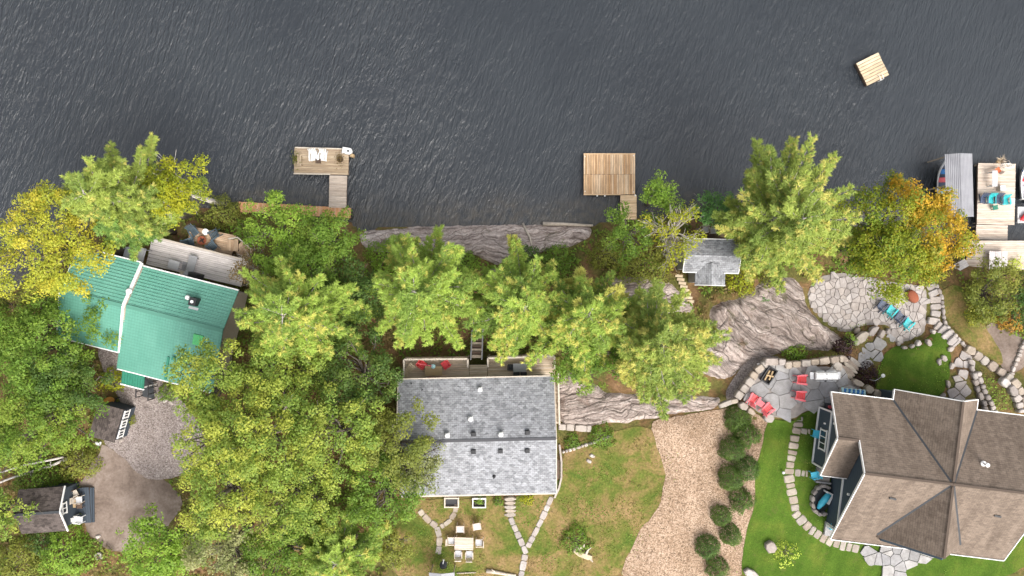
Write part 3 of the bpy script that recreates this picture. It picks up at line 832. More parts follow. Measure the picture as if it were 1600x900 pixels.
def planks(parent, px4, z, mat, pw=.145, along='u', gap=.012, rows=1, thick=.04, frame=None, legs=None, name="plank", fh=.18):
    c, L, W, a = rect_of(px4, z)
    if along == 'v': a += PI / 2; L, W = W, L
    base = Matrix.Translation(c) @ Matrix.Rotation(a, 4, 'Z')
    n = max(1, round(W / pw)); w = W / n
    l = L / rows
    me = MB().box((0, 0, -thick / 2), (l - gap, w - gap, thick)).mesh(name, mat)
    r = random.Random(int(abs(c.x) * 100 + z * 10))
    for j in range(rows):
        for i in range(n):
            M4 = base @ Matrix.Translation((-L / 2 + l * (j + .5) + r.uniform(-.012, .012), -W / 2 + w * (i + .5), r.uniform(-.004, .004))) @ Matrix.Rotation(r.uniform(-.003, .003), 4, 'Z')
            add(name, me, parent, None, M4, True)
    b = MB()
    zt = -thick - .005
    for s in (-1, 1):
        b.box((0, s * (W / 2 - .04), zt - fh / 2), (L - .02, .06, fh)); b.box((s * (L / 2 - .04), 0, zt - fh / 2), (.06, W - .16, fh))
    for i in range(1, max(2, int(L / .8))):
        b.box((-L / 2 + L * i / max(2, int(L / .8)), 0, zt - fh / 2), (.05, W - .16, fh - .01))
    b.build("frame", frame or MAT['w_dark'], parent, base, True)  # dark default colour stands in for shade along the deck edges
    if legs is not None:
        for sx in (-1, 1):
            for sy in (-1, 1):
                MB().box((sx * (L / 2 - .12), sy * (W / 2 - .12), zt - fh - legs / 2), (.12, .12, legs)).build("post", MAT['w_post'], parent, base, True)
    return c, L, W, a

def dock(name, label, cat, px4, z, mat, group=None, **kw):
    c, L, W, a = rect_of(px4, z)
    t = thing(name, label, cat, (c.x, c.y, 0), a, group)
    planks(t, px4, z, mat, **kw)
    return t

d = dock("swim_raft", "small square pale wooden swim raft floating alone on the lake", "raft", [(1335.5, 99.5), (1370.5, 83), (1391.5, 115.5), (1357, 133.5)], .42, MAT['w_raft'], pw=.26, fh=.3, gap=.035)
c, L, W, a = rect_of([(1335.5, 99.5), (1370.5, 83), (1391.5, 115.5), (1357, 133.5)], .42)
for s in (-1, 1): MB().lathe([(.01, -.3), (.22, -.28), (.24, -.1), (.24, .1), (.22, .28), (.01, .3)], (s * .6, -.3, .02), 10).build("float", MAT['blue'], d)
b = MB()
for s in (-.14, .14): b.tube([(.3 + s, -W / 2 - .08, -.4), (.3 + s, -W / 2 - .08, .5), (.3 + s, -W / 2 + .25, .62), (.3 + s, -W / 2 + .4, .43)], .025, 6)
for zz in (-.3, 0, .3): b.tube([(.16, -W / 2 - .08, zz), (.44, -W / 2 - .08, zz)], .02, 5)
b.build("ladder", MAT['white'], d)

d = dock("l_shaped_dock", "weathered L-shaped dock with two white chairs", "dock", [(461, 230.5), (546, 233), (543.5, 273), (458.5, 271.5)], .55, MAT['w_old'], pw=.16, legs=1.6)
planks(d, [(515, 274), (543, 274.5), (540.3, 325), (513.2, 324.5)], .55, MAT['w_dock'], .14, 'u', legs=1.4)
b = MB()
for (a0, a1) in (((461, 230.5), (546, 233)), ((458.8, 271.3), (516, 272.3))): b.beam(P(*a0, .62), P(*a1, .62), .1, .05)
b.build("edge_board", MAT['w_pale'], d, None, True) if False else add("edge_board", b.mesh("edge_board", MAT['w_pale']), d, None, Matrix.Identity(4), True)
d = dock("shore_boardwalk", "orange stained boardwalk along the shore behind the L-shaped dock", "boardwalk", [(372, 315), (548, 325), (548, 341), (372, 331)], .5, MAT['w_orange'], pw=.145, along='v', legs=.8)
d = dock("square_dock", "square dock of new cedar boards laid in two rows", "dock", [(912, 240.5), (992.5, 240.5), (992.5, 304), (912, 304)], .5, MAT['w_new'], pw=.145, along='v', rows=2, fh=.3, legs=1.5, gap=.028)
planks(d, [(969, 305), (994.5, 305), (995, 343), (969, 343)], .5, MAT['w_gang'], .145, 'u', legs=.8)
b = MB()
for x in (933, 945, 992.5): b.beam(P(x, 304, .45), P(x, 307, .45), .1, .12)
for q in ((914, 245), (914, 299), (990, 243), (990, 300)): b.lathe([(.05, 0), (.05, .03), (.02, .05)], P(*q, .505), 8)
add("bracket", b.mesh("bracket", MAT['white']), d, None, Matrix.Identity(4), True)
b = MB()
for s in ((912, 240.5, 992.5, 240.5), (912, 304, 969, 304)): b.beam(P(s[0], s[1], .47), P(s[2], s[3], .47), .09, .09)
add("rim_board", b.mesh("rim_board", MAT['w_new']), d, None, Matrix.Identity(4), True)

# right-hand dock complex
d = dock("boat_dock", "bleached main dock with teal and navy chairs beside the boat shelter", "dock", [(1527, 254), (1585, 256.5), (1587.5, 351), (1528, 351)], .6, MAT['w_dock'], pw=.15, legs=1.6)
planks(d, [(1524.5, 351.5), (1573, 352), (1576, 375), (1526, 374)], .62, MAT['w_dock'], .15, 'u', legs=1)
DK2 = dock("shore_deck", "wide grey-brown deck on shore with wooden bench at the right edge", "deck", [(1512, 375), (1640, 377), (1640, 421), (1508, 421)], 1.3, MAT['w_dock'], pw=.16, legs=1.3)
d = dock("ramp_walkway", "narrow silvered plank walkway slanting from the shore deck", "walkway", [(1463, 428), (1508, 404), (1514, 415), (1469, 441)], 1.75, MAT['w_grey'], pw=.2, along='u', legs=.5)
d = dock("grey_deck", "silvered grey upper deck along the green roofed house", "deck", [(244, 371), (387, 407), (376, 447), (222, 412)], 3.4, MAT['w_grey'], pw=.15, legs=1.8, fh=.22)
b = MB(); b.beam(P(244, 371, 3.42), P(387, 407, 3.42), .12, .1); b.beam(P(387, 407, 3.42), P(376, 447, 3.42), .12, .1)
add("rim_board", b.mesh("rim_board", MAT['w_pale']), d, None, Matrix.Identity(4), True)
d = dock("lower_deck", "tan wooden lower deck with fire bowl and four dark chairs", "deck", [(299, 354), (371, 368), (360, 400), (290, 385)], 2.35, MAT['w_deck'], pw=.15, legs=.9)
d = dock("deck_stairs", "tan angled stair landing leading down from the lower deck", "stairs", [(357, 374), (373, 373), (371, 393), (353, 391)], 2.55, MAT['w_deck'], pw=.16, along='v', legs=.8)
for k in range(7):
    f = k / 6
    q = P(374 + f * 16, 385 + f * 14, 2.4 - f * .6)
    MB().box((0, 0, 0), (.28, 1.05, .05)).build("tread", MAT['w_deck'], d, Matrix.Translation(q) @ Matrix.Rotation(math.radians(-41), 4, 'Z'), True)
b = MB()
pr = [P(357, 373, 3.35), P(371, 371, 3.35), P(393, 389, 2.75)]
for i in range(2): b.beam(pr[i], pr[i + 1], .09, .05)
for q in (pr[0], pr[1], (pr[1] + pr[2]) / 2, pr[2]): b.beam(q, q - Vector((0, 0, .9)), .07, .07)
add("railing", b.mesh("railing", MAT['w_pale']), d, None, Matrix.Identity(4), True)

# ------------------------------------------------------------------ roofs and houses
def roof_slab(name, pts, mat, parent, th=.14, eave=None, courses=None):
    """pts: 3D polygon (local, counter-clockwise from above); uv in metres along eave / up slope"""
    pts = [Vector(p) for p in pts]
    nrm = Vector((0, 0, 0))
    for i in range(len(pts)):
        a, b = pts[i], pts[(i + 1) % len(pts)]
        nrm += a.cross(b)
    nrm.normalize()
    if nrm.z < 0: pts = pts[::-1]; nrm = -nrm
    ev = Vector((0, 0, 1)).cross(nrm).normalized()
    us = nrm.cross(ev)
    n = len(pts)
    v = [tuple(p) for p in pts] + [tuple(p - Vector((0, 0, th))) for p in pts]
    f = [tuple(range(n)), tuple(range(2 * n - 1, n - 1, -1))] + [(i, n + i, n + (i + 1) % n, (i + 1) % n) for i in range(n)]
    me = bpy.data.meshes.new(name); me.from_pydata(v, [], f); me.materials.append(mat)
    uvl = me.uv_layers.new(name="UVMap")
    for l in me.loops:
        p = Vector(me.vertices[l.vertex_index].co)
        uvl.data[l.index].uv = (p.dot(ev), p.dot(us))
    me.update()
    return add(name, me, parent)

def tile_slope(name, u0, u1, v_e, z_e, v_r, z_r, mat, parent, step=.24):
    """metal tile slope: real small steps parallel to the ridge"""
    L = math.hypot(v_r - v_e, z_r - z_e); n = int(L / step)
    v = []; f = []; uv = []
    for i in range(n):
        a, b = i / n, (i + 1) / n
        for t, lift in ((a, .055), (b, .002)):
            vv, zz = v_e + (v_r - v_e) * t, z_e + (z_r - z_e) * t + lift
            v += [(u0, vv, zz), (u1, vv, zz)]; uv += [(u0, t * L), (u1, t * L)]
    for k in range(2 * n - 1):
        q = (2 * k, 2 * k + 1, 2 * k + 3, 2 * k + 2)
        f.append(q if v_r > v_e else q[::-1])
    m = len(v)
    v += [(u0, v_e, z_e - .1), (u1, v_e, z_e - .1), (u1, v_r, z_r - .1), (u0, v_r, z_r - .1)]; uv += [(0, 0)] * 4
    f += [(m, m + 3, m + 2, m + 1) if v_r > v_e else (m, m + 1, m + 2, m + 3), (m, m + 1, 1, 0) if v_r > v_e else (0, 1, m + 1, m)]
    me = bpy.data.meshes.new(name); me.from_pydata(v, [], f); me.materials.append(mat)
    l_ = me.uv_layers.new(name="UVMap")
    for l in me.loops: l_.data[l.index].uv = uv[l.vertex_index]
    me.update()
    return add(name, me, parent)

def wall_prism(name, poly_uv_z, axis_from, axis_to, mat, parent, axis='u'):
    """extrude a vertical polygon [(t,z)] along an axis"""
    n = len(poly_uv_z)
    def pt(s, t, z): return (s, t, z) if axis == 'u' else (t, s, z)
    v = [pt(axis_from, t, z) for t, z in poly_uv_z] + [pt(axis_to, t, z) for t, z in poly_uv_z]
    f = [tuple(range(n)), tuple(range(2 * n - 1, n - 1, -1))] + [(i, n + i, n + (i + 1) % n, (i + 1) % n) for i in range(n)]
    me = bpy.data.meshes.new(name); me.from_pydata(v, [], f); me.materials.append(mat); me.update()
    import bmesh
    bm = bmesh.new(); bm.from_mesh(me); bmesh.ops.recalc_face_normals(bm, faces=bm.faces); bm.to_mesh(me); bm.free()
    return add(name, me, parent)

def window(parent, c, w, h, ax, mat_frame=None, div=2):
    """window on a wall facing -u / +u (ax='u') or v (ax='v'), c = centre on the outer face"""
    s = (lambda a, b_, z: (a, b_, z)) if ax == 'u' else (lambda a, b_, z: (b_, a, z))
    fr = MB()
    for k in (-1, 1):
        fr.box((c[0], c[1], c[2] + k * h / 2), s(.10, w + .2, .11)); fr.box(tuple(Vector(c) + Vector(s(0, k * w / 2, 0))), s(.095, .11, h))
    for i in range(1, div): fr.box(tuple(Vector(c) + Vector(s(0, -w / 2 + w * i / div, 0))), s(.085, .06, h))
    o = fr.build("window", mat_frame or MAT['white'], parent)
    MB().box(c, s(.04, w, h)).build("pane", MAT['glass'], o)
    return o

# ---- brown roofed house (right)
BZ = 4.3
HB = thing("brown_roof_house", "large house with cross gabled brown shingle roof and dark slate siding", "house", (31.8, -14.15, BZ), math.radians(-7))
zr = 10.2 - BZ; k_ = .615
zm = lambda v: zr - k_ * abs(v)
zg = lambda u: zr - abs(u)
sb = MAT['sh_brown']
roof_slab("roof_slope", [(-8, 5.2, zm(5.2)), (-8, 2.1, zm(2.1)), (-6.4, 2.1, zm(2.1)), (-6.4, 0, zr), (0, 0, zr), (-3.2, 5.2, zm(5.2))], sb, HB)
roof_slab("roof_slope", [(-8, 2.1, zm(2.1)), (-8, -1.2, zm(2.1) - 3.3 * .6), (-5.95, -1.2, zm(2.1) - 3.3 * .6), (-5.95, 2.1, zm(2.1))], sb, HB)
roof_slab("roof_slope", [(-6.4, 0, zr), (-6.4, -6.1, zm(6.1)), (0, -6.1, zm(6.1)), (0, -5.2, zm(5.2)), (-3.2, -5.2, zm(5.2)), (0, 0, zr)], sb, HB)
roof_slab("roof_slope", [(0, 0, zr), (3.2, -5.2, zm(5.2)), (0.001, -5.2, zm(5.2)), (0.001, -6.1, zm(6.1)), (7.1, -6.1, zm(6.1)), (7.1, 0, zr)], sb, HB)
roof_slab("roof_slope", [(0, 0, zr), (7.1, 0, zr), (7.1, 5.2, zm(5.2)), (3.2, 5.2, zm(5.2))], sb, HB)
for s in (-1, 1):
    roof_slab("gable_slope", [(0, 0.02, zr), (s * 3.2, 5.22, zg(3.2)), (s * 3.2, 6.0, zg(3.2)), (0, 6.0, zr)], sb, HB)
    roof_slab("gable_slope", [(0, -.02, zr), (s * 3.2, -5.22, zg(3.2)), (s * 3.2, -5.4, zg(3.2)), (0, -5.4, zr)], sb, HB)
# ridge caps, valley flashing, white fascia
for a, b_ in (((-6.4, 0), (0, 0)), ((0, 0), (7.1, 0))):
    MB().beam((a[0], a[1], zr + .012), (b_[0], b_[1], zr + .0), .18, .04).build("ridge_cap", sb, HB)
for v_ in (6.0, -5.4): MB().beam((0, 0.2 * np.sign(v_), zr + .012), (0, v_, zr + .0), .18, .04).build("ridge_cap", sb, HB)
MB().beam((-8, 2.1, zm(2.1) + .012), (-6.4, 2.1, zm(2.1) + .0), .18, .04).build("ridge_cap", sb, HB)
for su, sv in ((-1, 1), (-1, -1), (1, 1), (1, -1)):
    MB().beam((su * .1, sv * .16, zr - .08), (su * 3.2, sv * 5.2, zm(5.2) + .03), .2, .03).build("valley_flashing", MAT['char'], HB)
fa = MB()
def fasc(a, b_): fa.beam(a, b_, .06, .2)
fasc((-8.03, 5.25, zm(5.2) - .07), (-8.03, 2.1, zm(2.1) - .07)); fasc((-8.03, 2.1, zm(2.1) - .07), (-8.03, -1.2, zm(2.1) - 3.3 * .6 - .07))
fasc((-6.43, 2.1, zm(2.1) - .07), (-6.43, 0, zr - .07)); fasc((-6.43, 0, zr - .07), (-6.43, -6.1, zm(6.1) - .07))
fasc((-8, 5.26, zm(5.2) - .05), (-3.2, 5.26, zm(5.2) - .05)); fasc((3.2, 5.26, zm(5.2) - .05), (7.1, 5.26, zm(5.2) - .05))
fasc((-6.4, -6.16, zm(6.1) - .05), (7.1, -6.16, zm(6.1) - .05)); fasc((-8, -1.24, zm(2.1) - 2.05), (-6, -1.24, zm(2.1) - 2.05))
fasc((7.13, 5.2, zm(5.2) - .07), (7.13, 0, zr - .07)); fasc((7.13, 0, zr - .07), (7.13, -6.1, zm(6.1) - .07))
for s in (-1, 1): fasc((0, 6.03, zr - .07), (s * 3.2, 6.03, zg(3.2) - .07)); fasc((s * 3.23, 5.2, zg(3.2) - .07), (s * 3.23, 6.0, zg(3.2) - .07))
fa.build("fascia", MAT['white'], HB)
ls = MAT['lap_slate']
wall_prism("wall", [(-5.6, 0), (4.7, 0), (4.7, zm(4.7) - .2), (0, zr - .2), (-5.6, zm(5.6) - .2)], -5.9, 6.6, ls, HB)
wall_prism("wall", [(-.85, 0), (3.7, 0), (3.7, zm(3.7) - .2), (2.1, zm(2.1) - .2), (-.85, zm(2.1) - 2.95 * .6 - .2)], -7.55, -5.9, ls, HB)
for v0, v1 in ((4.7, 5.7), (-5.6, -5.25)):
    wall_prism("wall", [(-2.9, zm(5.6) * .0 if v0 > 0 else zm(5.6) + .1), (2.9, 0 if v0 > 0 else zm(5.6) + .1), (2.9, zg(2.9) - .2), (0, zr - .25), (-2.9, zg(2.9) - .2)], v0, v1, ls, HB, 'v')
tr = MB()
for v_ in (-.82, 3.67): tr.box((-7.6, v_, 1.15), (.1, .12, 2.3))
tr.box((-7.6, 1.42, 2.35), (.11, 4.6, .12)); tr.box((-7.6, 1.42, .1), (.1, 4.6, .12))
for v_ in (-1.25, -5.55): tr.box((-5.95, v_, .95), (.1, .12, 1.9))
tr.box((-5.95, -3.4, 2.0), (.11, 4.4, .12))
tr.build("trim", MAT['white'], HB)
window(HB, (-7.57, 1.3, 1.35), 1.5, 1.05, 'u', None, 3)
b = MB(); b.box((-7.6, 2.9, 3.0), (.16, .16, .22)); b.box((-5.95, -2.3, 3.1), (.16, .16, .22)); b.box((-7.6, 2.6, 1.4), (.12, .12, .16))
b.build("wall_lamp", MAT['white'], HB)
for (u_, v_) in ((-3.6, -1.8), (4.4, -2.2)):
    MB().box((u_, v_, zm(v_) + .05), (.5, .13, .12), Matrix.Rotation(-.1, 3, 'Z')).build("roof_vent", MAT['black'], HB)
b = MB(); b.lathe([(.2, 0), (.2, .1), (.08, .14), (.08, .45), (.17, .47), (.15, .56), (.02, .62)], (2.6, 1.6, zm(1.6) + .02), 12); b.build("vent_stack", MAT['white'], HB)
# stoops and window well on the gable side
t_ = thing("stone_stoop", "grey stone landing with low walls below the slate gable", "stoop", P(1285, 742, 4.35), math.radians(-7))
b = MB(); b.box((0, 0, .1), (1.05, 1.0, .2)); b.build("landing", MAT['concrete'], t_)
b = MB(); b.box((0, .53, .2), (1.2, .14, .42)); b.box((0, -.53, .2), (1.2, .14, .42)); b.build("side_wall", MAT['flag_grey'], t_)
t_ = thing("stone_stoop", "narrow stone landing at the lower corner of the slate siding", "stoop", P(1300, 826, 4.35), math.radians(-7))
b = MB(); b.box((0, 0, .12), (1.3, 1.1, .24)); b.box((.8, 0, .06), (.5, 1.0, .12)); b.build("landing", MAT['flag_grey'], t_)
b = MB()
for q in ((-.55, .5), (.55, .5), (.55, -.4)): b.box((q[0], q[1], .75), (.08, .08, 1.1))
b.box((0, .5, 1.25), (1.2, .07, .07)); b.box((.55, .05, 1.25), (.07, .9, .07)); b.build("railing", MAT['white'], t_)
t_ = thing("window_well", "horseshoe stone window well with a turquoise slide beside slate wall", "window well", P(1283, 780, 4.35), math.radians(-7))
for k in range(9):
    an = math.radians(70 + k * 27.5)
    MB().prism(rough_poly(.5, .3, 7, rnd), -.1, .42, .05).build("stone", MAT['boulder'], t_, Matrix.Translation((math.cos(an) * .8, math.sin(an) * 1.15, 0)) @ Matrix.Rotation(an + PI / 2, 4, 'Z'))
MB().prism([(math.cos(x) * .7, math.sin(x) * 1.05) for x in np.linspace(0, 2 * PI, 14)[:-1]], -.2, .05).build("well_floor", MAT['char'], t_)
t_ = thing("toy_slide", "turquoise and white plastic slide lying in the window well", "slide", P(1283, 780, 4.42), math.radians(65))
b = MB(); b.tube([(-.75, 0, .15), (-.3, .02, .32), (.2, -.05, .45), (.7, -.15, .5)], [.13, .24, .26, .2], 10); b.build("chute", MAT['turq'], t_, smooth=True)
b = MB(); b.box((.35, -.42, .35), (.9, .2, .3)); b.box((.75, -.1, .35), (.12, .6, .5)); b.build("ladder", MAT['white'], t_)

# ---- green roofed house (left)
HG = thing("green_roof_house", "house with two-part green metal tile roof and small porch", "house", (-29.44, -1.42, 3.0), math.radians(-14.3))
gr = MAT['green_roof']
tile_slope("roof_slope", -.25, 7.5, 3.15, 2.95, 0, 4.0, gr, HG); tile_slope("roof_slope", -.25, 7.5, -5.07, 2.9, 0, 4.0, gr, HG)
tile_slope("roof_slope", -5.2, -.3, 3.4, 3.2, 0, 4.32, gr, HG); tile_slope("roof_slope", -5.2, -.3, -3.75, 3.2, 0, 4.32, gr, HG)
MB().beam((-.25, 0, 4.04), (7.5, 0, 4.04), .3, .05).build("ridge_cap", MAT['green_roof'], HG)
MB().beam((-5.2, 0, 4.36), (-.3, 0, 4.36), .3, .05).build("ridge_cap", MAT['green_roof'], HG)
b = MB(); b.beam((-.24, 3.42, 3.15), (-.24, 0, 4.27), .16, .2); b.beam((-.24, 0, 4.27), (-.24, -3.78, 3.15), .12, .2); b.beam((-5.22, 3.42, 3.12), (-5.22, 0, 4.25), .08, .2); b.beam((-5.22, 0, 4.25), (-5.22, -3.78, 3.12), .08, .2)
b.beam((-5.2, -3.8, 3.1), (-.3, -3.8, 3.1), .08, .18); b.beam((-.2, -5.12, 2.85), (7.5, -5.12, 2.85), .08, .16); b.beam((-.2, 3.2, 2.9), (7.5, 3.2, 2.9), .1, .16); b.beam((-5.2, 3.45, 3.15), (-.3, 3.45, 3.15), .1, .16)
b.build("fascia", MAT['white'], HG)
wall_prism("wall", [(-4.75, 0), (2.85, 0), (2.85, 2.75), (0, 3.8), (-4.75, 2.75)], -.1, 7.2, MAT['siding_tan'], HG)
wall_prism("wall", [(-3.4, 0), (3.05, 0), (3.05, 3.05), (0, 4.15), (-3.4, 3.05)], -4.9, -.12, MAT['siding_tan'], HG)
# porch roof
roof_slab("porch_roof", [(.1, -4.95, 2.75), (1.9, -4.95, 2.75), (1.9, -6.3, 2.35), (.1, -6.3, 2.35)], MAT['green_dark'], HG, .1)
b = MB()
for i in range(9): b.beam((.15 + i * .21, -4.96, 2.79), (.15 + i * .21, -6.3, 2.39), .03, .05)
b.build("porch_rib", MAT['green_dark'], HG)
b = MB(); b.beam((.05, -6.34, 2.32), (1.95, -6.34, 2.32), .1, .14); b.build("porch_gutter", MAT['white'], HG)
for u_ in (.2, 1.8): MB().box((u_, -6.2, 1.13), (.1, .1, 2.26)).build("porch_post", MAT['white'], HG)
b = MB(); b.box((4.75, 1.6, 3.72), (.55, .6, .9)); b.build("chimney", MAT['black'], HG)
b = MB(); b.lathe([(.16, 0), (.2, .1), (.16, .22), (.03, .26)], (4.1, 1.75, 3.55), 10); b.lathe([(.12, 0), (.12, .1)], (4.75, 1.6, 4.17), 10); b.build("vent_cap", MAT['white'], HG)
MB().box((4.75, 1.05, 3.66), (.75, .25, .06), Matrix.Rotation(-.3, 3, 'X')).build("chimney_flashing", MAT['ltgrey'], HG)
MB().box((5.75, -1.2, 3.83), (.75, .85, .06), Matrix.Rotation(.213, 3, 'X')).build("skylight", MAT['green_bright'], HG)
b = MB(); b.beam((3.7, -3.1, 3.42), (3.7, -4.95, 3.02), .16, .1); b.box((4.15, -3.1, 3.5), (.2, .25, .3)); b.build("roof_flashing", MAT['green_dark'], HG)
b = MB(); b.lathe([(.22, 0), (.22, .12), (.08, .2)], (-.2, 1.15, 3.98), 10); b.tube([(-.2, 1.05, 4.2), (-.05, .75, 4.25)], .06, 6); b.build("satellite_mount", MAT['white'], HG)
t_ = thing("porch_steps", "charcoal wooden steps and railing beside the green porch roof", "steps", P(236, 606, 3.2), math.radians(-13.4))
for k in range(6): MB().box((0, .72 - k * .28, .86 - k * .15), (.95, .26, .05)).build("tread", MAT['char'], t_)
b = MB()
for s in (-.5, .5):
    b.beam((s, .85, 1.75), (s, -.8, 1.05), .07, .06)
    for k in range(4): b.box((s, .8 - k * .52, .8 - k * .11), (.06, .06, 1.6 - k * .22))
b.build("railing", MAT['black'], t_)

# ---- grey cottage (middle)
CZ = 3.7
cx, cy = -2.68, -11.46
HC = thing("grey_cottage", "low cottage with wide grey shingle gable roof", "cottage", (cx, cy, CZ), math.radians(1.2))
er, rr = 6.6 - CZ, 8.0 - CZ
sg = MAT['sh_grey']
roof_slab("roof_slope", [(-6, 4.5, er), (-6, 0, rr), (6, 0, rr), (6, 4.5, er)], sg, HC)
roof_slab("roof_slope", [(-6, 0, rr), (-6, -4.5, er), (6, -4.5, er), (6, 0, rr)], sg, HC)
MB().beam((-6, 0, rr + .005), (6, 0, rr + .005), .2, .02).build("ridge_cap", sg, HC)
b = MB(); b.beam((-6, 4.55, er - .08), (6, 4.55, er - .08), .08, .17); b.beam((-6, -4.55, er - .08), (6, -4.55, er - .08), .1, .17)
for s in (-1, 1):
    b.beam((s * 6.03, 4.5, er - .08), (s * 6.03, 0, rr - .08), .06, .17); b.beam((s * 6.03, 0, rr - .08), (s * 6.03, -4.5, er - .08), .06, .17)
b.build("fascia", MAT['w_pale'], HC)
wall_prism("wall", [(-4.1, -.6), (4.1, -1.6), (4.1, er - .15), (0, rr - .25), (-4.1, er - .15)], -5.6, 5.6, MAT['lap_grey'], HC)
def on_c(px, py, dz=0):
    z = 7.2
    for _ in range(6):
        p = WM[HC.name].inverted() @ P(px, py, z)
        z = CZ + rr - (rr - er) / 4.5 * abs(p.y)
    return Vector((p.x, p.y, z - CZ + dz))
for a, b_ in ((750, 608), (735.5, 654), (699, 679.5), (782.6, 678)):
    q = on_c(a, b_)
    MB().box((q.x, q.y, q.z + .05), (.34, .34, .08)).lathe([(.16, 0), (.17, .14), (.19, .16), (.15, .26), (.03, .3)], (q.x, q.y, q.z + .05), 12).build("roof_vent", MAT['white'], HC)
for a, b_ in ((740, 678), (824, 675.5), (740, 705.5), (782, 704.5), (824, 704)):
    q = on_c(a, b_)
    MB().box((q.x, q.y, q.z + .05), (.36, .36, .08)).box((q.x, q.y, q.z + .14), (.28, .28, .16)).build("box_vent", MAT['black'], HC)
q = on_c(772, 744); b = MB(); b.tube([(q.x, q.y, q.z - .1), (q.x, q.y, q.z + .55)], .06, 8); b.lathe([(.14, 0), (.14, .03), (.07, .1)], (q.x, q.y, q.z), 10); b.build("vent_pipe", MAT['black'], HC)
for a, b_ in ((643, 599), (660, 609)):
    q = on_c(a, b_); b = MB(); b.tube([(q.x, q.y, q.z - .1), (q.x, q.y, q.z + .3)], .05, 8); b.build("vent_pipe", MAT['char'], HC)
window(HC, (-2.0, -4.13, 1.2), 1.4, 1.1, 'v'); window(HC, (.5, -4.13, 1.2), 1.4, 1.1, 'v')
# cottage deck on the lake side
CD = dock("cottage_deck", "weathered deck with pale railing on the lake side of the grey cottage", "deck", [(633, 558), (733, 557), (733, 600), (633, 601)], 4.2, MAT['w_cott'], pw=.15, legs=1.9)
planks(CD, [(762, 556), (866, 553), (867, 596), (762, 599)], 4.2, MAT['w_cott'], .15, 'u', legs=1.9)
planks(CD, [(733.5, 570), (761.5, 570), (761.5, 600), (733.5, 600)], 4.2, MAT['w_cott'], .15, 'u')
planks(CD, [(858, 597), (871, 597), (873, 662), (860, 662)], 4.2, MAT['w_cott'], .15, 'u', legs=1.0)
def railing(parent, pts, hgt, mat, post=1.4, name="railing", bal=True):
    b = MB()
    for i in range(len(pts) - 1):
        a, c = Vector(pts[i]), Vector(pts[i + 1])
        L = (c - a).length
        b.beam(a + Vector((0, 0, hgt)), c + Vector((0, 0, hgt)), .14, .04); b.beam(a + Vector((0, 0, .12)), c + Vector((0, 0, .12)), .04, .06); b.beam(a + Vector((0, 0, hgt - .1)), c + Vector((0, 0, hgt - .1)), .04, .08)
        n = max(1, round(L / post))
        for k in range(n + 1):
            q = a.lerp(c, k / n); b.box(q + Vector((0, 0, hgt / 2)), (.09, .09, hgt))
        if bal:
            m = int(L / .16)
            for k in range(m):
                q = a.lerp(c, (k + .5) / m); b.box(q + Vector((0, 0, hgt / 2)), (.03, .03, hgt - .1))
    add(name, b.mesh(name, mat), parent, None, Matrix.Identity(4), True)
railing(CD, [P(634, 599, 4.2), P(634, 560, 4.2), P(732, 559, 4.2), P(732, 572, 4.2)], .95, MAT['w_pale'])
railing(CD, [P(763, 571, 4.2), P(763, 558, 4.2), P(865, 555, 4.2), P(866, 575, 4.2)], .95, MAT['w_pale'])
railing(CD, [P(871, 578, 4.2), P(873, 660, 4.2)], .95, MAT['w_pale'])
t_ = thing("deck_stair", "grey open stair dropping from the cottage deck towards the lake", "stairs", P(745, 560, 4.2), 0)
for k in range(9): MB().box((0, .15 + k * .24, -.1 - k * .19), (.82, .25, .04)).build("tread", MAT['w_dark'] if k % 2 else MAT['w_post'], t_)
b = MB()
for s in (-.44, .44):
    b.beam((s, 0, -.1), (s, 2.2, -1.85), .05, .22); b.beam((s, 0, .9), (s, 2.2, -.75), .07, .06)
    for k in range(3): b.box((s, .05 + k * 1.0, .35 - k * .8), (.07, .07, 1.1))
b.build("stringer", MAT['grey_p'], t_)
# front entries
t_ = thing("front_steps", "stone steps leading down from the cottage to the forked path", "steps", G(797, 790))
for k in range(5): stone_at(t_, "step", 797, 778 + k * 6.5, 19, 7, 0, .36 - k * .065, MAT['sand_stone'], rnd, None, 8)
t_ = thing("planter_box", "white framed planter box with greenery against the cottage", "planter", G(749, 784))
b = MB(); b.box((0, .35, .2), (1.1, .08, .4)); b.box((0, -.35, .2), (1.1, .08, .4)); b.box((.51, 0, .2), (.08, .62, .4)); b.box((-.51, 0, .2), (.08, .62, .4)); b.build("frame", MAT['white'], t_)
MB().box((0, 0, .12), (.94, .62, .2)).build("soil", MAT['ash'], t_)
t_ = thing("window_well", "dark window well in a pale frame at the cottage foundation", "window well", G(706, 784))
b = MB(); b.box((0, .36, .15), (1.2, .1, .3)); b.box((0, -.36, .15), (1.2, .1, .3)); b.box((.55, 0, .15), (.1, .62, .3)); b.box((-.55, 0, .15), (.1, .62, .3)); b.build("frame", MAT['w_pale'], t_)
MB().box((0, 0, .06), (1.0, .62, .06)).build("well_floor", MAT['black'], t_)
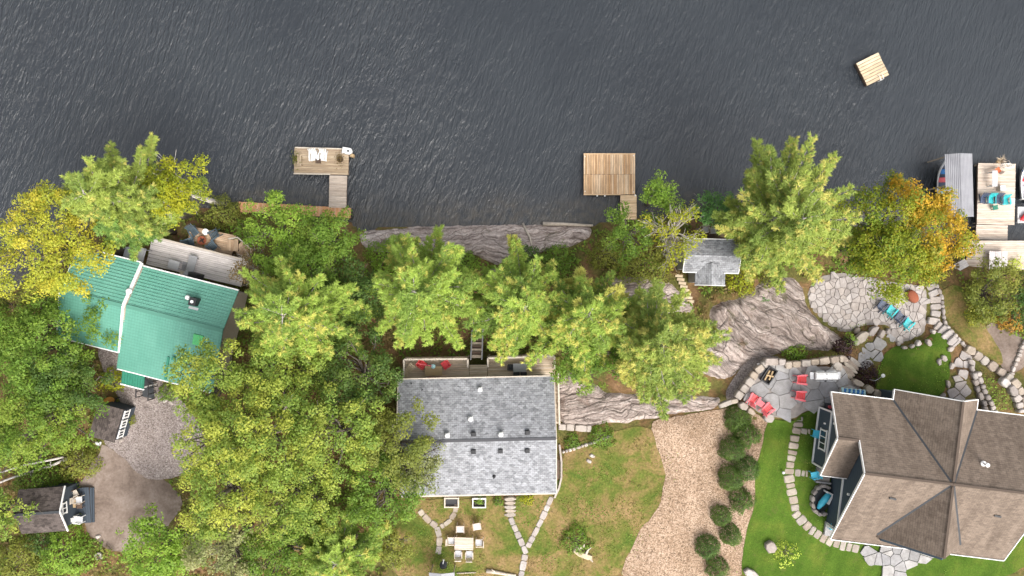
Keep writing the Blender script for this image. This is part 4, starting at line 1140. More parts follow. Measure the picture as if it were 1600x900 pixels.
# side rail and curved kerb by the cottage
t_ = thing("side_walk_kerb", "thin pale curved concrete kerb along the cottage wall", "kerb", G(875, 740))
kb = [G(874, 694), G(877, 720), G(877, 745), G(873, 762), G(866, 777)]
b = MB()
for i in range(4): b.beam(kb[i] + Vector((0, 0, .1)), kb[i + 1] + Vector((0, 0, .1)), .14, .3)
add("kerb", b.mesh("kerb", MAT['concrete']), t_, None, Matrix.Identity(4), True)
t_ = thing("garden_bench", "narrow dark bench standing against the right cottage wall", "bench", P(870.5, 731, 4.0), PI / 2)
b = MB()
for i in range(3): b.box((0, -.12 + i * .12, .45), (1.5, .1, .04))
b.build("seat", MAT['w_dark'], t_)
for s in (-.6, .6): MB().box((s, 0, .21), (.08, .32, .42)).build("leg", MAT['char'], t_)
t_ = thing("retaining_sill", "flat concrete sill below the bedrock ledge by the cottage", "sill", G(895, 665))
stone_line(t_, "slab", [(872, 666), (890, 667), (920, 669)], 11, .25, MAT['concrete'], 31, 16)
stone_line(t_, "stone", [(878, 706), (895, 701), (915, 695), (935, 688), (955, 680)], 5, .2, MAT['boulder'], 32, 6)

# paths in the patchy lawn
def strip(name, label, pts_px, wpx, mat, dz, seed):
    pts = [G(a, b) for a, b in pts_px]
    t = thing(name, label, None, pts[0], kind="structure")
    r = random.Random(seed)
    stone_line(t, "slab", pts_px, wpx, dz, mat, seed, 13, gap=.02)
strip("forked_path", "pale stone path forking to the cottage front steps and its corner", [(797, 808), (806, 828), (816, 850), (821, 862), (818, 880), (813, 905)], 9, MAT['flag'], .09, 41)
strip("corner_path", "pale stone path slanting from the cottage corner to the fork", [(862, 776), (855, 792), (845, 814), (834, 836), (824, 855)], 9, MAT['flag'], .09, 42)
strip("picnic_path", "sandy stone path running down beside the picnic table", [(655, 797), (668, 811), (682, 822), (687, 838), (685, 866)], 9, MAT['sand_stone'], .09, 43)
strip("well_path", "short sandy path from the window well to the picnic table", [(714, 788), (710, 802), (702, 814), (690, 822)], 8, MAT['sand_stone'], .09, 44)

CABIN_SEATS = []
# ---- small lakeside cabin
zf = 2.2
KB = thing("lakeside_cabin", "small cabin with grey shingle roof and rear gable near the shore", "cabin", (P(1114, 400, 5.4).x, P(1114, 399, 5.4).y, zf), math.radians(-1.5))
e_, r_ = 4.9 - zf, 5.5 - zf
roof_slab("roof_slope", [(-2.2, 1.3, e_), (-2.2, 0, r_), (2.2, 0, r_), (2.2, 1.3, e_)], sg, KB, .1)
roof_slab("roof_slope", [(-2.2, 0, r_), (-2.2, -1.35, e_), (2.2, -1.35, e_), (2.2, 0, r_)], sg, KB, .1)
for s in (-1, 1): roof_slab("gable_slope", [(-.02, -.6, r_ - .12), (s * 1.2 - .02, -.9, e_ - .05), (s * 1.2 - .02, -2.35, e_ - .05), (-.02, -2.35, r_ - .12)], sg, KB, .1)
b = MB()
for s in (-1, 1): b.beam((-.02, -2.37, r_ - .18), (s * 1.2 - .02, -2.37, e_ - .11), .06, .16); b.beam((s * 2.22, 1.3, e_ - .05), (s * 2.22, 0, r_ - .05), .05, .14); b.beam((s * 2.22, 0, r_ - .05), (s * 2.22, -1.35, e_ - .05), .05, .14)
b.beam((-2.2, -1.38, e_ - .06), (2.2, -1.38, e_ - .06), .06, .12); b.beam((-2.2, 1.33, e_ - .06), (2.2, 1.33, e_ - .06), .06, .12)
b.build("fascia", MAT['white'], KB)
wall_prism("wall", [(-1.1, -1.0), (1.1, -1.6), (1.1, e_ - .12), (0, r_ - .14), (-1.1, e_ - .12)], -2.0, 2.0, MAT['lap_grey'], KB)
wall_prism("wall", [(-1.0, -.6), (1.0, -.6), (1.0, e_ - .12), (0, r_ - .28), (-1.0, e_ - .12)], -2.15, -1.1, MAT['lap_grey'], KB, 'v')
window(KB, (-2.02, 0, 1.6), .8, .8, 'u')
d = dock("cabin_deck", "dark brown little deck on the lake side of the small cabin", "deck", [(1093, 354), (1143, 354), (1144, 380), (1093, 380)], 2.2, MAT['w_dark'], pw=.15, legs=1.2)
railing(d, [P(1143, 378, 2.2), P(1143, 355, 2.2)], .9, MAT['w_pale'], bal=False)
for a, b_, rot, l_ in ((1100, 359, 170, "pale chair at the left end of the small cabin deck"), (1112, 361, 185, "pale chair next to the round table on the small cabin deck")):
    CABIN_SEATS.append((a, b_, rot, l_))
t_ = thing("plank_stair", "row of pale wooden step treads climbing beside the small cabin", "stairs", G(1068, 445))
for k in range(8):
    q = G(1060.5 + k * 2.5, 431 + k * 5.7, .12)
    MB().box((0, 0, 0), (.62, .24, .09)).build("tread", MAT['w_raft'], t_, Matrix.Translation(q) @ Matrix.Rotation(math.radians(-6), 4, 'Z'), True)

# ---- dark sheds (left)
SB = thing("dark_shed", "dark brown roofed shed with white framed windows by the gravel yard", "shed", (P(166, 660, 5.3).x, P(166, 660, 5.3).y, 3.2), math.radians(-16))
b_z = 2.05
roof_slab("roof", [(-1.0, 1.32, b_z + .12), (-1.0, -1.4, b_z + .12), (1.0, -1.4, b_z), (1.0, 1.32, b_z)], MAT['sh_dark'], SB, .12)
wall_prism("wall", [(-1.25, -.2), (1.2, -.2), (1.2, b_z - .06), (-1.25, b_z - .06)], -.85, 1.0 - .05, MAT['lap_blue'], SB)
for v_ in (-.82, 0.0, .8): window(SB, (.97, v_, 1.3), .5, .7, 'u')
SC = thing("gabled_shed", "small shed with dark gable roof and blue porch by the dirt clearing", "shed", (P(60, 803, 6.2).x, P(60, 801, 6.2).y, 3.4), math.radians(4))
re_, rz_ = 2.2, 3.0
roof_slab("roof_slope", [(-1.85, 1.75, re_), (-1.85, 0, rz_), (1.75, 0, rz_), (1.75, 1.75, re_)], MAT['sh_dark'], SC, .1)
roof_slab("roof_slope", [(-1.85, 0, rz_), (-1.85, -1.75, re_), (1.75, -1.75, re_), (1.75, 0, rz_)], MAT['sh_dark'], SC, .1)
MB().beam((-1.85, 0, rz_ + .02), (1.75, 0, rz_ + .02), .2, .04).build("ridge_cap", MAT['char'], SC)
b = MB()
for s in (-1, 1): b.beam((1.78, 0, rz_ - .04), (1.78, s * 1.78, re_ - .04), .06, .13)
b.build("fascia", MAT['white'], SC)
wall_prism("wall", [(-1.5, -.2), (1.5, -.2), (1.5, re_ - .02), (0, rz_ - .12), (-1.5, re_ - .02)], -1.6, 1.5, MAT['lap_blue'], SC)
window(SC, (1.54, 0.0, 2.05), .75, .5, 'u')
c_, L_, W_, a_ = rect_of([(106, 763), (146, 762), (147, 818), (107, 822)], 3.75)
d = dock("shed_porch", "slate blue plank porch with chairs in front of the gabled shed", "porch", [(106, 763), (140, 762), (141, 816), (107, 820)], 3.75, MAT['siding_blue'], pw=.2, along='v', legs=.3, fh=.16)
for k, x in enumerate((142.0, 145.5)):
    q0, q1 = P(x, 762, 3.65 - k * .12), P(x + .7, 816, 3.65 - k * .12)
    b = MB(); b.beam(q0, q1, .17, .05); add("step", b.mesh("step", MAT['siding_blue']), d, None, Matrix.Identity(4), True)

# ---- boat shelter
SH = thing("boat_shelter", "grey corrugated gable canopy over a boat slip", "boat shelter", (P(1504, 285, 3).x, P(1504, 288, 3).y, 0), math.radians(1.5))
def corr(name, u0, z0, u1, z1, v0, v1, parent):
    n = 60; b = MB(); m = []
    for i in range(n + 1):
        t = i / n
        m.append((u0 + (u1 - u0) * t, z0 + (z1 - z0) * t + .018 * math.sin(t * n * .9)))
    for i in range(n):
        a, c = m[i], m[i + 1]
        b.v += [(a[0], v0, a[1]), (c[0], v0, c[1]), (c[0], v1, c[1]), (a[0], v1, a[1])]; k = len(b.v) - 4
        b.f.append((k, k + 1, k + 2, k + 3))
    me = b.mesh(name, MAT['grey_sheet'])
    o = add(name, me, parent)
    md = o.modifiers.new("solid", 'SOLIDIFY'); md.thickness = .03
    return o
corr("roof_sheet", -1.1, 2.5, .0, 2.85, -2.65, 2.6, SH); corr("roof_sheet", .0, 2.85, 1.2, 2.5, -2.65, 2.6, SH)
for k in range(5): MB().box((.04, -2.4 + k * 1.2, 2.42), (2.2, .06, .1)).build("rafter", MAT['w_pale'], SH)
for s in (-1.0, 1.08):
    for v_ in (-2.4, 0, 2.4): MB().box((s, v_, .9), (.1, .1, 3.0)).build("post", MAT['w_post'], SH)

# ------------------------------------------------------------------ furniture prototypes
CACHE = {}
def proto(key, fn):
    if key not in CACHE: CACHE[key] = fn()
    return CACHE[key]
def place(name, label, cat, key, fn, loc, rz, group=None, s=1.0):
    t = thing(name, label, cat, loc, rz, group)
    t.scale = (s, s, s)
    WM[t.name] = WM[t.name] @ Matrix.Scale(s, 4)
    for nm, me in proto(key, fn): add(nm, me, t)
    return t

def adirondack(mat, mat2=None):
    mat2 = mat2 or mat
    def f():
        out = []
        b = MB()
        for i in range(5): b.box((0, .30 - i * .125, .37 - i * .028), (.52, .11, .022), Matrix.Rotation(.22, 3, 'X'))
        out.append(("seat", b.mesh("seat", mat2)))
        b = MB()
        for i in range(5):
            x = (i - 2) * .105
            b.beam((x, -.26, .27), (x * 1.45, -.62, .98 - .025 * (i - 2) ** 2), .095, .022, (0, -1, .5))
        b.beam((-.27, -.40, .52), (.27, -.40, .52), .03, .06)
        out.append(("backrest", b.mesh("backrest", mat)))
        for s in (-1, 1):
            out.append(("arm", MB().prism([(s * .27, -.42), (s * .34, -.42), (s * .42, .1), (s * .43, .34), (s * .38, .4), (s * .29, .38), (s * .27, .1)], .545, .57).mesh("arm", mat)))
            out.append(("leg", MB().box((s * .30, .30, .27), (.03, .1, .54)).mesh("leg", mat)))
            out.append(("leg", MB().beam((s * .275, .34, .33), (s * .275, -.62, .03), .03, .11).mesh("leg", mat)))
        return out
    return f
def lawn_chair(mat, cush=None):
    def f():
        out = [("seat", MB().box((0, .02, .43), (.5, .5, .05)).mesh("seat", cush or mat))]
        b = MB()
        for i in range(5): b.beam((-.2 + i * .1, -.22, .45), (-.2 + i * .1, -.36, .92), .07, .02, (0, -1, 0))
        b.beam((-.25, -.36, .93), (.25, -.36, .93), .05, .06)
        out.append(("backrest", b.mesh("backrest", mat)))
        for s in (-1, 1):
            out.append(("arm", MB().box((s * .28, -.02, .64), (.06, .52, .03)).mesh("arm", mat)))
            out.append(("leg", MB().beam((s * .25, .24, 0), (s * .27, .22, .64), .045, .045).mesh("leg", mat)))
            out.append(("leg", MB().beam((s * .25, -.32, 0), (s * .26, -.24, .64), .045, .045).mesh("leg", mat)))
        return out
    return f
def slat_table(mat, L, W, H=.72, n=6):
    def f():
        out = []
        w = W / n
        for i in range(n): out.append(("slat", MB().box((0, -W / 2 + w * (i + .5), H), (L, w - .015, .035)).mesh("slat", mat)))
        for sx in (-1, 1):
            for sy in (-1, 1): out.append(("leg", MB().box((sx * (L / 2 - .1), sy * (W / 2 - .1), H / 2 - .01), (.07, .07, H - .03)).mesh("leg", mat)))
        out.append(("apron", MB().box((0, 0, H - .06), (L - .15, W - .15, .07)).mesh("apron", mat)))
        return out
    return f
def round_table(mat, R, H):
    def f():
        return [("tabletop", MB().lathe([(R * .96, 0), (R, .012), (R * .96, .03)], (0, 0, H - .03), 20).mesh("tabletop", mat)),
                ("pedestal", MB().lathe([(R * .5, 0), (R * .45, .03), (.05, .06), (.045, H - .03)], (0, 0, 0), 10).mesh("pedestal", mat))]
    return f
def bench(mat, L, W=.42, n=3, H=.45):
    def f():
        w = W / n
        out = [("slat", MB().box((0, -W / 2 + w * (i + .5), H), (L, w - .02, .04)).mesh("slat", mat)) for i in range(n)]
        for s in (-1, 1): out.append(("leg", MB().box((s * (L / 2 - .15), 0, H / 2 - .01), (.08, W * .85, H - .03)).mesh("leg", mat)))
        return out
    return f

def D(x): return math.radians(x)
# lower terrace chairs face up-right
CH = [(1375, 477, 'navy', "navy adirondack chair nearest the bedrock end of the terrace row"), (1389, 485, 'teal', "teal adirondack chair between two navy ones on the terrace"),
      (1402, 495, 'navy', "navy adirondack chair between two teal ones on the terrace"), (1415, 505, 'teal', "teal adirondack chair at the path end of the terrace row")]
for a, b_, c_, l_ in CH: place("adirondack_chair", l_, "chair", "adi" + c_, adirondack(MAT[c_]), P(a, b_, 2.41), D(-38), "chairs in a row on the lower terrace", .95)
t_ = thing("fire_pit", "rust brown covered fire pit on the lower terrace", "fire pit", P(1423, 463, 2.41), D(-55))
b = MB(); b.lathe([(.40, 0), (.46, .1), (.47, .36), (.40, .45), (.15, .5), (.02, .51)], (0, 0, 0), 16, 1.25, .85); b.build("cover", MAT['rust'], t_, smooth=True)
b = MB(); b.lathe([(.52, .12), (.53, .16), (.5, .18)], (0, 0, 0), 16, 1.22, .85); b.build("rim", MAT['w_dark'], t_)

# upper patio furniture
def patio(px, py): return P(px, py, 4.43)
for a, b_, rot, l_ in ((1250, 592, -92, "red adirondack chair beside the white grill"), (1248, 617, -98, "red adirondack chair in the middle of the upper patio"),
                       (1175, 622, -30, "red adirondack chair at the far left of the upper patio"), (1197, 637, -48, "red adirondack chair next to the boulder on the patio edge")):
    place("adirondack_chair", l_, "chair", "adired", adirondack(MAT['pink'], MAT['red']), patio(a, b_), D(rot), "red chairs on the upper patio", 1.0)  # pink backrests: sunlight on the red slats put into the colour
place("side_table", "pink little side table between two red patio chairs", "table", "pinktab", slat_table(MAT['pink'], .5, .45, .45, 4), patio(1186, 629.5), D(-35))
t_ = thing("fire_pit", "rectangular black fire pit with logs on the upper patio", "fire pit", patio(1200, 586), D(57))
b = MB(); b.box((0, .36, .16), (1.35, .08, .32)); b.box((0, -.36, .16), (1.35, .08, .32)); b.box((.64, 0, .16), (.08, .64, .32)); b.box((-.64, 0, .16), (.08, .64, .32)); b.build("surround", MAT['black'], t_)
MB().box((0, 0, .06), (1.2, .64, .1)).build("ash_bed", MAT['ash'], t_)
for k, (x0, y0, x1, y1, z_) in enumerate(((-.5, .1, .35, .2, .24), (-.3, -.2, .45, -.05, .22), (-.1, .25, .1, -.28, .34))):
    MB().tube([(x0, y0, z_), (x1, y1, z_ + .04)], .075, 8).build("firewood", MAT['tan_c'], t_)
t_ = thing("grill", "white and steel barbecue grill with side shelves on the patio", "grill", patio(1282, 585), D(0))
MB().box((0, 0, .45), (1.5, .62, .7)).build("cabinet", MAT['grey_p'], t_)
b = MB()
for x0, x1 in ((-.82, -.02), (.02, .88)):
    v0 = len(b.v); pr = [(-.30, .84), (-.28, 1.05), (-.15, 1.15), (.1, 1.16), (.26, 1.05), (.3, .84)]
    for x in (x0, x1): b.v += [(x, y, z) for y, z in pr]
    for i in range(5): b.f.append((v0 + i, v0 + i + 1, v0 + 7 + i, v0 + 6 + i))
    b.f.append(tuple(v0 + i for i in range(6))[::-1]); b.f.append(tuple(v0 + 6 + i for i in range(6)))
b.build("lid", MAT['white'], t_)
for s in (-1, 1): MB().box((s * 1.05 - (.0 if s > 0 else 0), 0, .83), (.3, .55, .05)).build("side_shelf", MAT['ltgrey'], t_)
b = MB(); b.tube([(-.75, -.4, 1.0), (.8, -.4, 1.0)], .022, 6); b.tube([(-.75, .38, .95), (.8, .38, .95)], .02, 6); b.build("handle", MAT['steel'], t_)
for x in (-.05, ):
    for y in (-.42, .42): MB().box((x, y, .98), (.14, .1, .1)).build("knob", MAT['black'], t_)
for x in (-.7, .7):
    for y in (-.25, .25): MB().lathe([(.06, 0), (.06, .1)], (x, y, 0), 8).build("caster", MAT['black'], t_)
t_ = thing("patterned_bench", "blue and white patterned cushioned bench by the upper roof eave", "bench", patio(1329, 610.5), D(-6))
MB().box((0, 0, .38), (1.95, .46, .05)).build("seat", MAT['w_pale'], t_)
for k in range(11): MB().box((-.87 + k * .174, .03 * (-1) ** k, .47), (.165, .42, .11), Matrix.Rotation(.25 * (-1) ** k, 3, 'Z')).build("cushion", MAT['blue' if k % 2 else 'aqua'], t_)
for s in (-1, 1): MB().box((s * .85, 0, .18), (.08, .4, .35)).build("leg", MAT['w_pale'], t_)
t_ = thing("plant_stand", "dark wire stand with red pots between patio and slate wall", "stand", patio(1291, 633), D(-7))
b = MB()
for sx in (-.3, .3):
    for sy in (-.2, .2): b.box((sx, sy, .4), (.04, .04, .8))
b.box((0, 0, .4), (.66, .46, .03)); b.box((0, 0, .8), (.66, .46, .03)); b.build("rack", MAT['char'], t_)
for s in (-.17, .15): MB().lathe([(.08, 0), (.13, .22), (.14, .24), (.11, .24), (.1, .18)], (s, 0, .82), 10).build("pot", MAT['pink'], t_)
t_ = thing("path_lamp", "slim white lamp post standing in the lower purple bush", "lamp", G(1352, 592))
b = MB(); b.tube([(0, 0, 0), (.05, .05, 1.5), (.5, .45, 1.75)], .03, 6); b.build("pole", MAT['ltgrey'], t_)
MB().lathe([(.03, .1), (.15, .02), (.16, -.04), (.1, -.05)], (.55, .48, 1.72), 10).build("lamp_head", MAT['white'], t_)

# turquoise chairs by the brown house
for a, b_, rot, l_ in ((1272, 676, 80, "turquoise chair at the end of the upper stepping stone spur"), (1269, 740, 100, "turquoise chair beside the stone stoop"), (1298, 820, 170, "turquoise chair on the lower corner landing")):
    place("plastic_chair", l_, "chair", "turq", lawn_chair(MAT['turq']), P(a, b_, 4.62 if b_ > 800 else 4.47), D(rot), "turquoise chairs along the slate wall")
t_ = thing("garden_light", "tiny white light in the lawn left of the stepping stones", "light", G(1222, 737, .07)); MB().lathe([(.03, 0), (.03, .22), (.12, .24), (.1, .3), (.02, .34)], (0, 0, 0), 10).build("lamp_head", MAT['white'], t_)

# right dock furniture
for a, b_, c_, l_ in ((1533, 313, 'navy', "navy adirondack chair touching the boat shelter"), (1545, 313, 'teal', "teal adirondack chair between the two navy ones on the dock"),
                      (1556, 313, 'navy', "navy adirondack chair between the two teal ones on the dock"), (1567.5, 315, 'teal', "teal adirondack chair at the boat end of the dock row")):
    place("adirondack_chair", l_, "chair", "adi" + c_, adirondack(MAT[c_]), P(a, b_, .63), D(rnd.uniform(-6, 6)) + PI, "chairs in a row on the boat dock", .85)
place("side_table", "small teal table right of the dock chairs", "table", "tealt", slat_table(MAT['aqua'], .4, .45, .45, 4), P(1576, 315, .63), 0)
place("foot_stool", "dark green low stool behind the dock chairs", "stool", "stool", slat_table(MAT['green_dark'], .45, .4, .35, 3), P(1551, 325, .63), .2)
place("long_table", "long pale grey table standing on the boat dock", "table", "dockt", slat_table(MAT['ltgrey'], 1.35, .45, .7, 4), P(1545.5, 281, .63), PI / 2)
t_ = thing("storage_box", "small pale square box on the boat dock", "box", P(1561.5, 295, .63), .05)
MB().box((0, 0, .2), (.42, .42, .4)).build("body", MAT['w_pale'], t_); MB().box((0, 0, .42), (.46, .46, .05)).build("lid", MAT['ltgrey'], t_)
place("folding_chair", "pale wooden folding chair with orange seat on the boat dock", "chair", "orch", lawn_chair(MAT['w_pale'], MAT['orange']), P(1554.5, 268, .63), D(35), None, .9)
t_ = thing("dock_ladder", "pale swim ladder frame at the outer edge of the boat dock", "ladder", P(1563, 256, .6), 0)
b = MB()
for s in (-.22, .22): b.tube([(s, .15, -.8), (s, .15, .7), (s, -.15, .95), (s, -.35, .6), (s, -.35, 0)], .03, 6)
for z_ in (-.5, -.2, .1, .4): b.tube([(-.22, .15, z_), (.22, .15, z_)], .025, 5)
b.build("rails", MAT['w_pale'], t_)
t_ = thing("rope_coil", "white rope loops lying on the outer dock corner", "rope", P(1573, 259, .63), 0)
b = MB(); b.tube([(.35 * math.cos(i * .5) + i * .012 - .2, .2 * math.sin(i * .5), .03 + i * .001) for i in range(40)], .02, 5); b.build("rope", MAT['white'], t_)
t_ = thing("planter", "dried grasses in a pot on the outer dock edge", "planter", P(1558, 252.5, .6), 0)
MB().lathe([(.12, 0), (.2, .3), (.21, .32), (.17, .32), (.15, .26)], (0, 0, 0), 12).build("pot", MAT['tan_c'], t_)
b = MB()
for i in range(40):
    an = rnd.uniform(0, 2 * PI); q = rnd.uniform(.2, .7)
    b.tube([(0, 0, .28), (math.cos(an) * q * .5, math.sin(an) * q * .5, .7), (math.cos(an) * q, math.sin(an) * q, .75)], [.02, .015, .004], 4)
b.build("grass", MAT['w_old'], t_)
place("dock_bench", "heavy three plank bench on the wide shore deck", "bench", "bigbench", bench(MAT['w_grey'], 1.5, 1.55, 3, .45), P(1554, 407, 1.32), PI / 2)
t_ = thing("board_panel", "white sheet of board lying on the shore deck corner", "panel", P(1512, 390, 1.36), D(-6)); MB().box((0, 0, .02), (.85, .7, .04)).build("sheet", MAT['white'], t_)
# boats
def boat(name, label, loc, rz, L, W, hull, inner, seats, motor=False):
    t = thing(name, label, "boat", loc, rz)
    n = 14; v = []; f = []
    sec = []
    for i in range(n + 1):
        s = i / n
        w = W / 2 * (1 - max(0, (s - .45) / .55) ** 2.4) * (.9 + .1 * min(1, s * 3)); w = max(w, .02)
        zk = .0 + .35 * max(0, (s - .7) / .3) ** 2
        zs = .55 + .12 * s * s
        y = -L / 2 + L * s
        sec.append([(0, y, zk), (w * .7, y, zk + .08), (w, y, zs), (w - min(w * .6, .09), y, zs + .01), (w * .62 - .01 if w > .1 else 0, y, .2 + zk), (0, y, .18 + zk)])
    for q in sec:
        v += q + [(-x, y, z) for x, y, z in q]
    for i in range(n):
        for k in range(5):
            a = i * 12 + k; f.append((a, a + 12, a + 13, a + 1)); c = i * 12 + 6 + k; f.append((c, c + 1, c + 13, c + 12))
    f.append((0, 1, 2, 3, 4, 5)); f.append((11, 10, 9, 8, 7, 6))
    me = bpy.data.meshes.new("hull"); me.from_pydata(v, [], f); me.materials.append(hull); me.materials.append(inner)
    for p in me.polygons:
        ks = [x % 6 for x in p.vertices]
        if min(ks) >= 3: p.material_index = 1
    me.update(); add("hull", me, t)
    for y_, w_, d_, m_ in seats: MB().box((0, y_, .42), (w_, d_, .06)).build("seat", m_, t)
    tr_ = MB().box((0, -L / 2 + .02, .36), (W * .85, .06, .5)); tr_.build("transom", hull, t)
    if motor:
        b = MB(); b.box((0, -L / 2 - .18, .85), (.34, .5, .42)); b.lathe([(.16, 0), (.17, .2), (.1, .3)], (0, -L / 2 - .18, 1.0), 10); b.build("motor_cowl", MAT['black'], t)
        MB().box((0, -L / 2 - .2, .2), (.12, .2, 1.0)).build("motor_leg", MAT['char'], t)
        MB().beam((0, -L / 2, .9), (-.1, -L / 2 + .6, .95), .06, .06).build("tiller", MAT['black'], t)
    return t
bt = boat("fishing_boat", "white open boat with blue tarp and red seat at the right edge", P(1601, 284, .15) , D(2), 3.1, 1.5, MAT['white'], MAT['ltgrey'], [(.1, 1.25, .25, MAT['red']), (-.6, 1.3, .25, MAT['white']), (.75, 1.0, .4, MAT['blue'])], True)
boat("runabout", "white motorboat with dark interior under the grey canopy", P(1474, 291, .15), D(3), 4.4, 1.8, MAT['white'], MAT['navy'], [(.5, 1.4, .4, MAT['pink']), (-.5, 1.4, .4, MAT['aqua']), (1.2, .9, .4, MAT['blue'])])
t_ = thing("float_platform", "pale grey floating platform carrying the red kayak", "platform", P(1606, 336, .3), D(0))
MB().box((0, 0, -.05), (1.9, 1.35, .3)).build("pontoon", MAT['ltgrey'], t_); b = MB()
for s in (-1, 1): b.box((0, s * .66, .13), (1.94, .06, .06)); b.box((s * .95, 0, .13), (.06, 1.26, .06))
b.build("rim", MAT['white'], t_)
t_ = thing("kayak", "red kayak lying on the grey floating platform", "kayak", P(1606, 336, .42), D(30))
b = MB(); b.lathe([(.01, -.95), (.2, -.7), (.32, -.3), (.34, .2), (.22, .7), (.01, 1.0)], (0, 0, 0), 12)
b.v = [(z, x, y * .6 + .18) for x, y, z in b.v]; b.build("hull", MAT['red'], t_, smooth=True)
MB().lathe([(.2, 0), (.22, .04), (.18, .05)], (0, 0, .36), 12, 1.4, .9).build("cockpit", MAT['black'], t_)

# L dock furniture
for a, l_ in ((492, "left white chair on the L-shaped dock"), (506, "right white chair on the L-shaped dock")):
    place("adirondack_chair", l_, "chair", "adiwhite", adirondack(MAT['white']), P(a, 246, .58), D(180 + (8 if a < 500 else -8)), "white chairs on the L-shaped dock", .95)
place("side_table", "small brown table between the two white dock chairs", "table", "brt", slat_table(MAT['w_dark'], .45, .4, .4, 4), P(499, 253, .58), 0)
place("dock_bench", "plain wooden bench at the left end of the L-shaped dock", "bench", "db", bench(MAT['w_old'], 1.0, .35, 3), P(470, 252, .58), PI / 2)
t_ = thing("dock_box", "white rounded corner box at the tip of the L-shaped dock", "dock box", P(543, 237, .58), D(-10))
b = MB(); b.prism([(-.4, -.25), (.25, -.25), (.42, -.1), (.45, .1), (.3, .3), (-.4, .3)], 0, .4, .08); b.build("body", MAT['white'], t_); MB().box((.15, 0, .43), (.16, .14, .06)).build("latch", MAT['black'], t_)
MB().prism([(.25, -.38), (.6, -.42), (.62, -.15), (.46, -.12)], -.3, .22, .03).build("bumper", MAT['tan_c'], t_)
# lower deck set (green house)
for a, b_, rot, l_ in ((306, 363, 215, "dark blue-grey chair at the upper left corner of the lower deck"), (337, 367.5, 120, "dark blue-grey chair near the white table on the lower deck"),
                       (300, 380, -80, "dark blue-grey chair left of the fire bowl by the upper deck"), (334, 384.5, 45, "dark blue-grey chair right of the fire bowl by the upper deck")):
    place("adirondack_chair", l_, "chair", "adibg", adirondack(MAT['bluegrey']), P(a, b_, 2.38), D(rot), "dark chairs around the fire bowl", .95)
t_ = thing("fire_bowl", "round dark rust fire bowl in the middle of the lower deck", "fire bowl", P(318, 376, 2.38), 0)
MB().lathe([(.2, .0), (.22, .15), (.3, .2), (.38, .34), (.36, .35), (.25, .25), (.05, .22)], (0, 0, 0), 16).build("bowl", MAT['rust'], t_, smooth=True)
b = MB(); b.tube([(-.2, -.1, .3), (.2, .1, .34)], .05, 6); b.tube([(-.1, .2, .32), (.12, -.2, .3)], .05, 6); b.build("firewood", MAT['ash'], t_)
place("round_table", "small round white table at the back of the lower deck", "table", "rwt", round_table(MAT['white'], .27, .5), P(325, 363, 2.38), 0)
t_ = thing("sun_lounger", "grey sun lounger standing on the silvered upper deck", "lounger", P(302, 415, 3.43), D(-15 + 90))
b = MB(); b.box((.15, 0, .36), (1.3, .66, .06)); b.build("seat", MAT['grey_p'], t_); MB().box((-.68, 0, .5), (.5, .66, .06), Matrix.Rotation(.6, 3, 'Y')).build("backrest", MAT['grey_p'], t_)
for sx in (-.6, .65):
    for sy in (-.28, .28): MB().box((sx, sy, .17), (.05, .05, .34)).build("leg", MAT['char'], t_)
place("deck_bench", "pale wood bench against the green roof eave on the upper deck", "bench", "deckb", bench(MAT['w_pale'], 1.0, .36, 3), P(294, 428, 3.43), D(-15))
t_ = thing("covered_barbecue", "black covered barbecue beside the wood bench on the upper deck", "barbecue", P(309.5, 432.5, 3.43), D(-15))
b = MB(); b.prism([(-.45, -.3), (.45, -.3), (.48, .3), (-.48, .3)], 0, .85, .0); b.prism([(-.4, -.26), (.4, -.26), (.4, .26), (-.4, .26)], .85, 1.05, .12); b.build("cover", MAT['black'], t_)
b = MB(); b.tube([(-.35, -.34, .92), (.35, -.34, .92)], .02, 6); b.build("handle", MAT['char'], t_)
t_ = thing("floor_grate", "small grey drain mat on the upper deck left of the lounger", "mat", P(288, 416, 3.43), D(75)); b = MB()
for i in range(6): b.box((0, -.15 + i * .06, .015), (.75, .035, .03))
b.build("bars", MAT['grey_p'], t_)
place("glass_table", "pale glass topped table at the roof end of the upper deck", "table", "glt", slat_table(MAT['ltgrey'], .9, .7, .6, 1), P(277, 414, 3.43), D(-15))
t_ = thing("tarp_awning", "light grey curved awning at the left end of the upper deck", "awning", P(208, 402, 4.6), D(-15))
v = []; b = MB()
for i in range(9):
    x = -1.0 + i * .22; zz = -.35 * (x / 1.0) ** 2
    b.v += [(x, -.85, zz), (x, .9 - .3 * max(0, -x), zz)]
for i in range(8): b.f.append((2 * i, 2 * i + 2, 2 * i + 3, 2 * i + 1))
o = b.build("fabric", MAT['ltgrey'], t_, smooth=True); md = o.modifiers.new("s", 'SOLIDIFY'); md.thickness = .03
for x, y in ((-.95, -.8), (-.95, .5), (.72, .8)): MB().box((x, y, -1.0), (.05, .05, 2.0)).build("pole", MAT['grey_p'], t_)

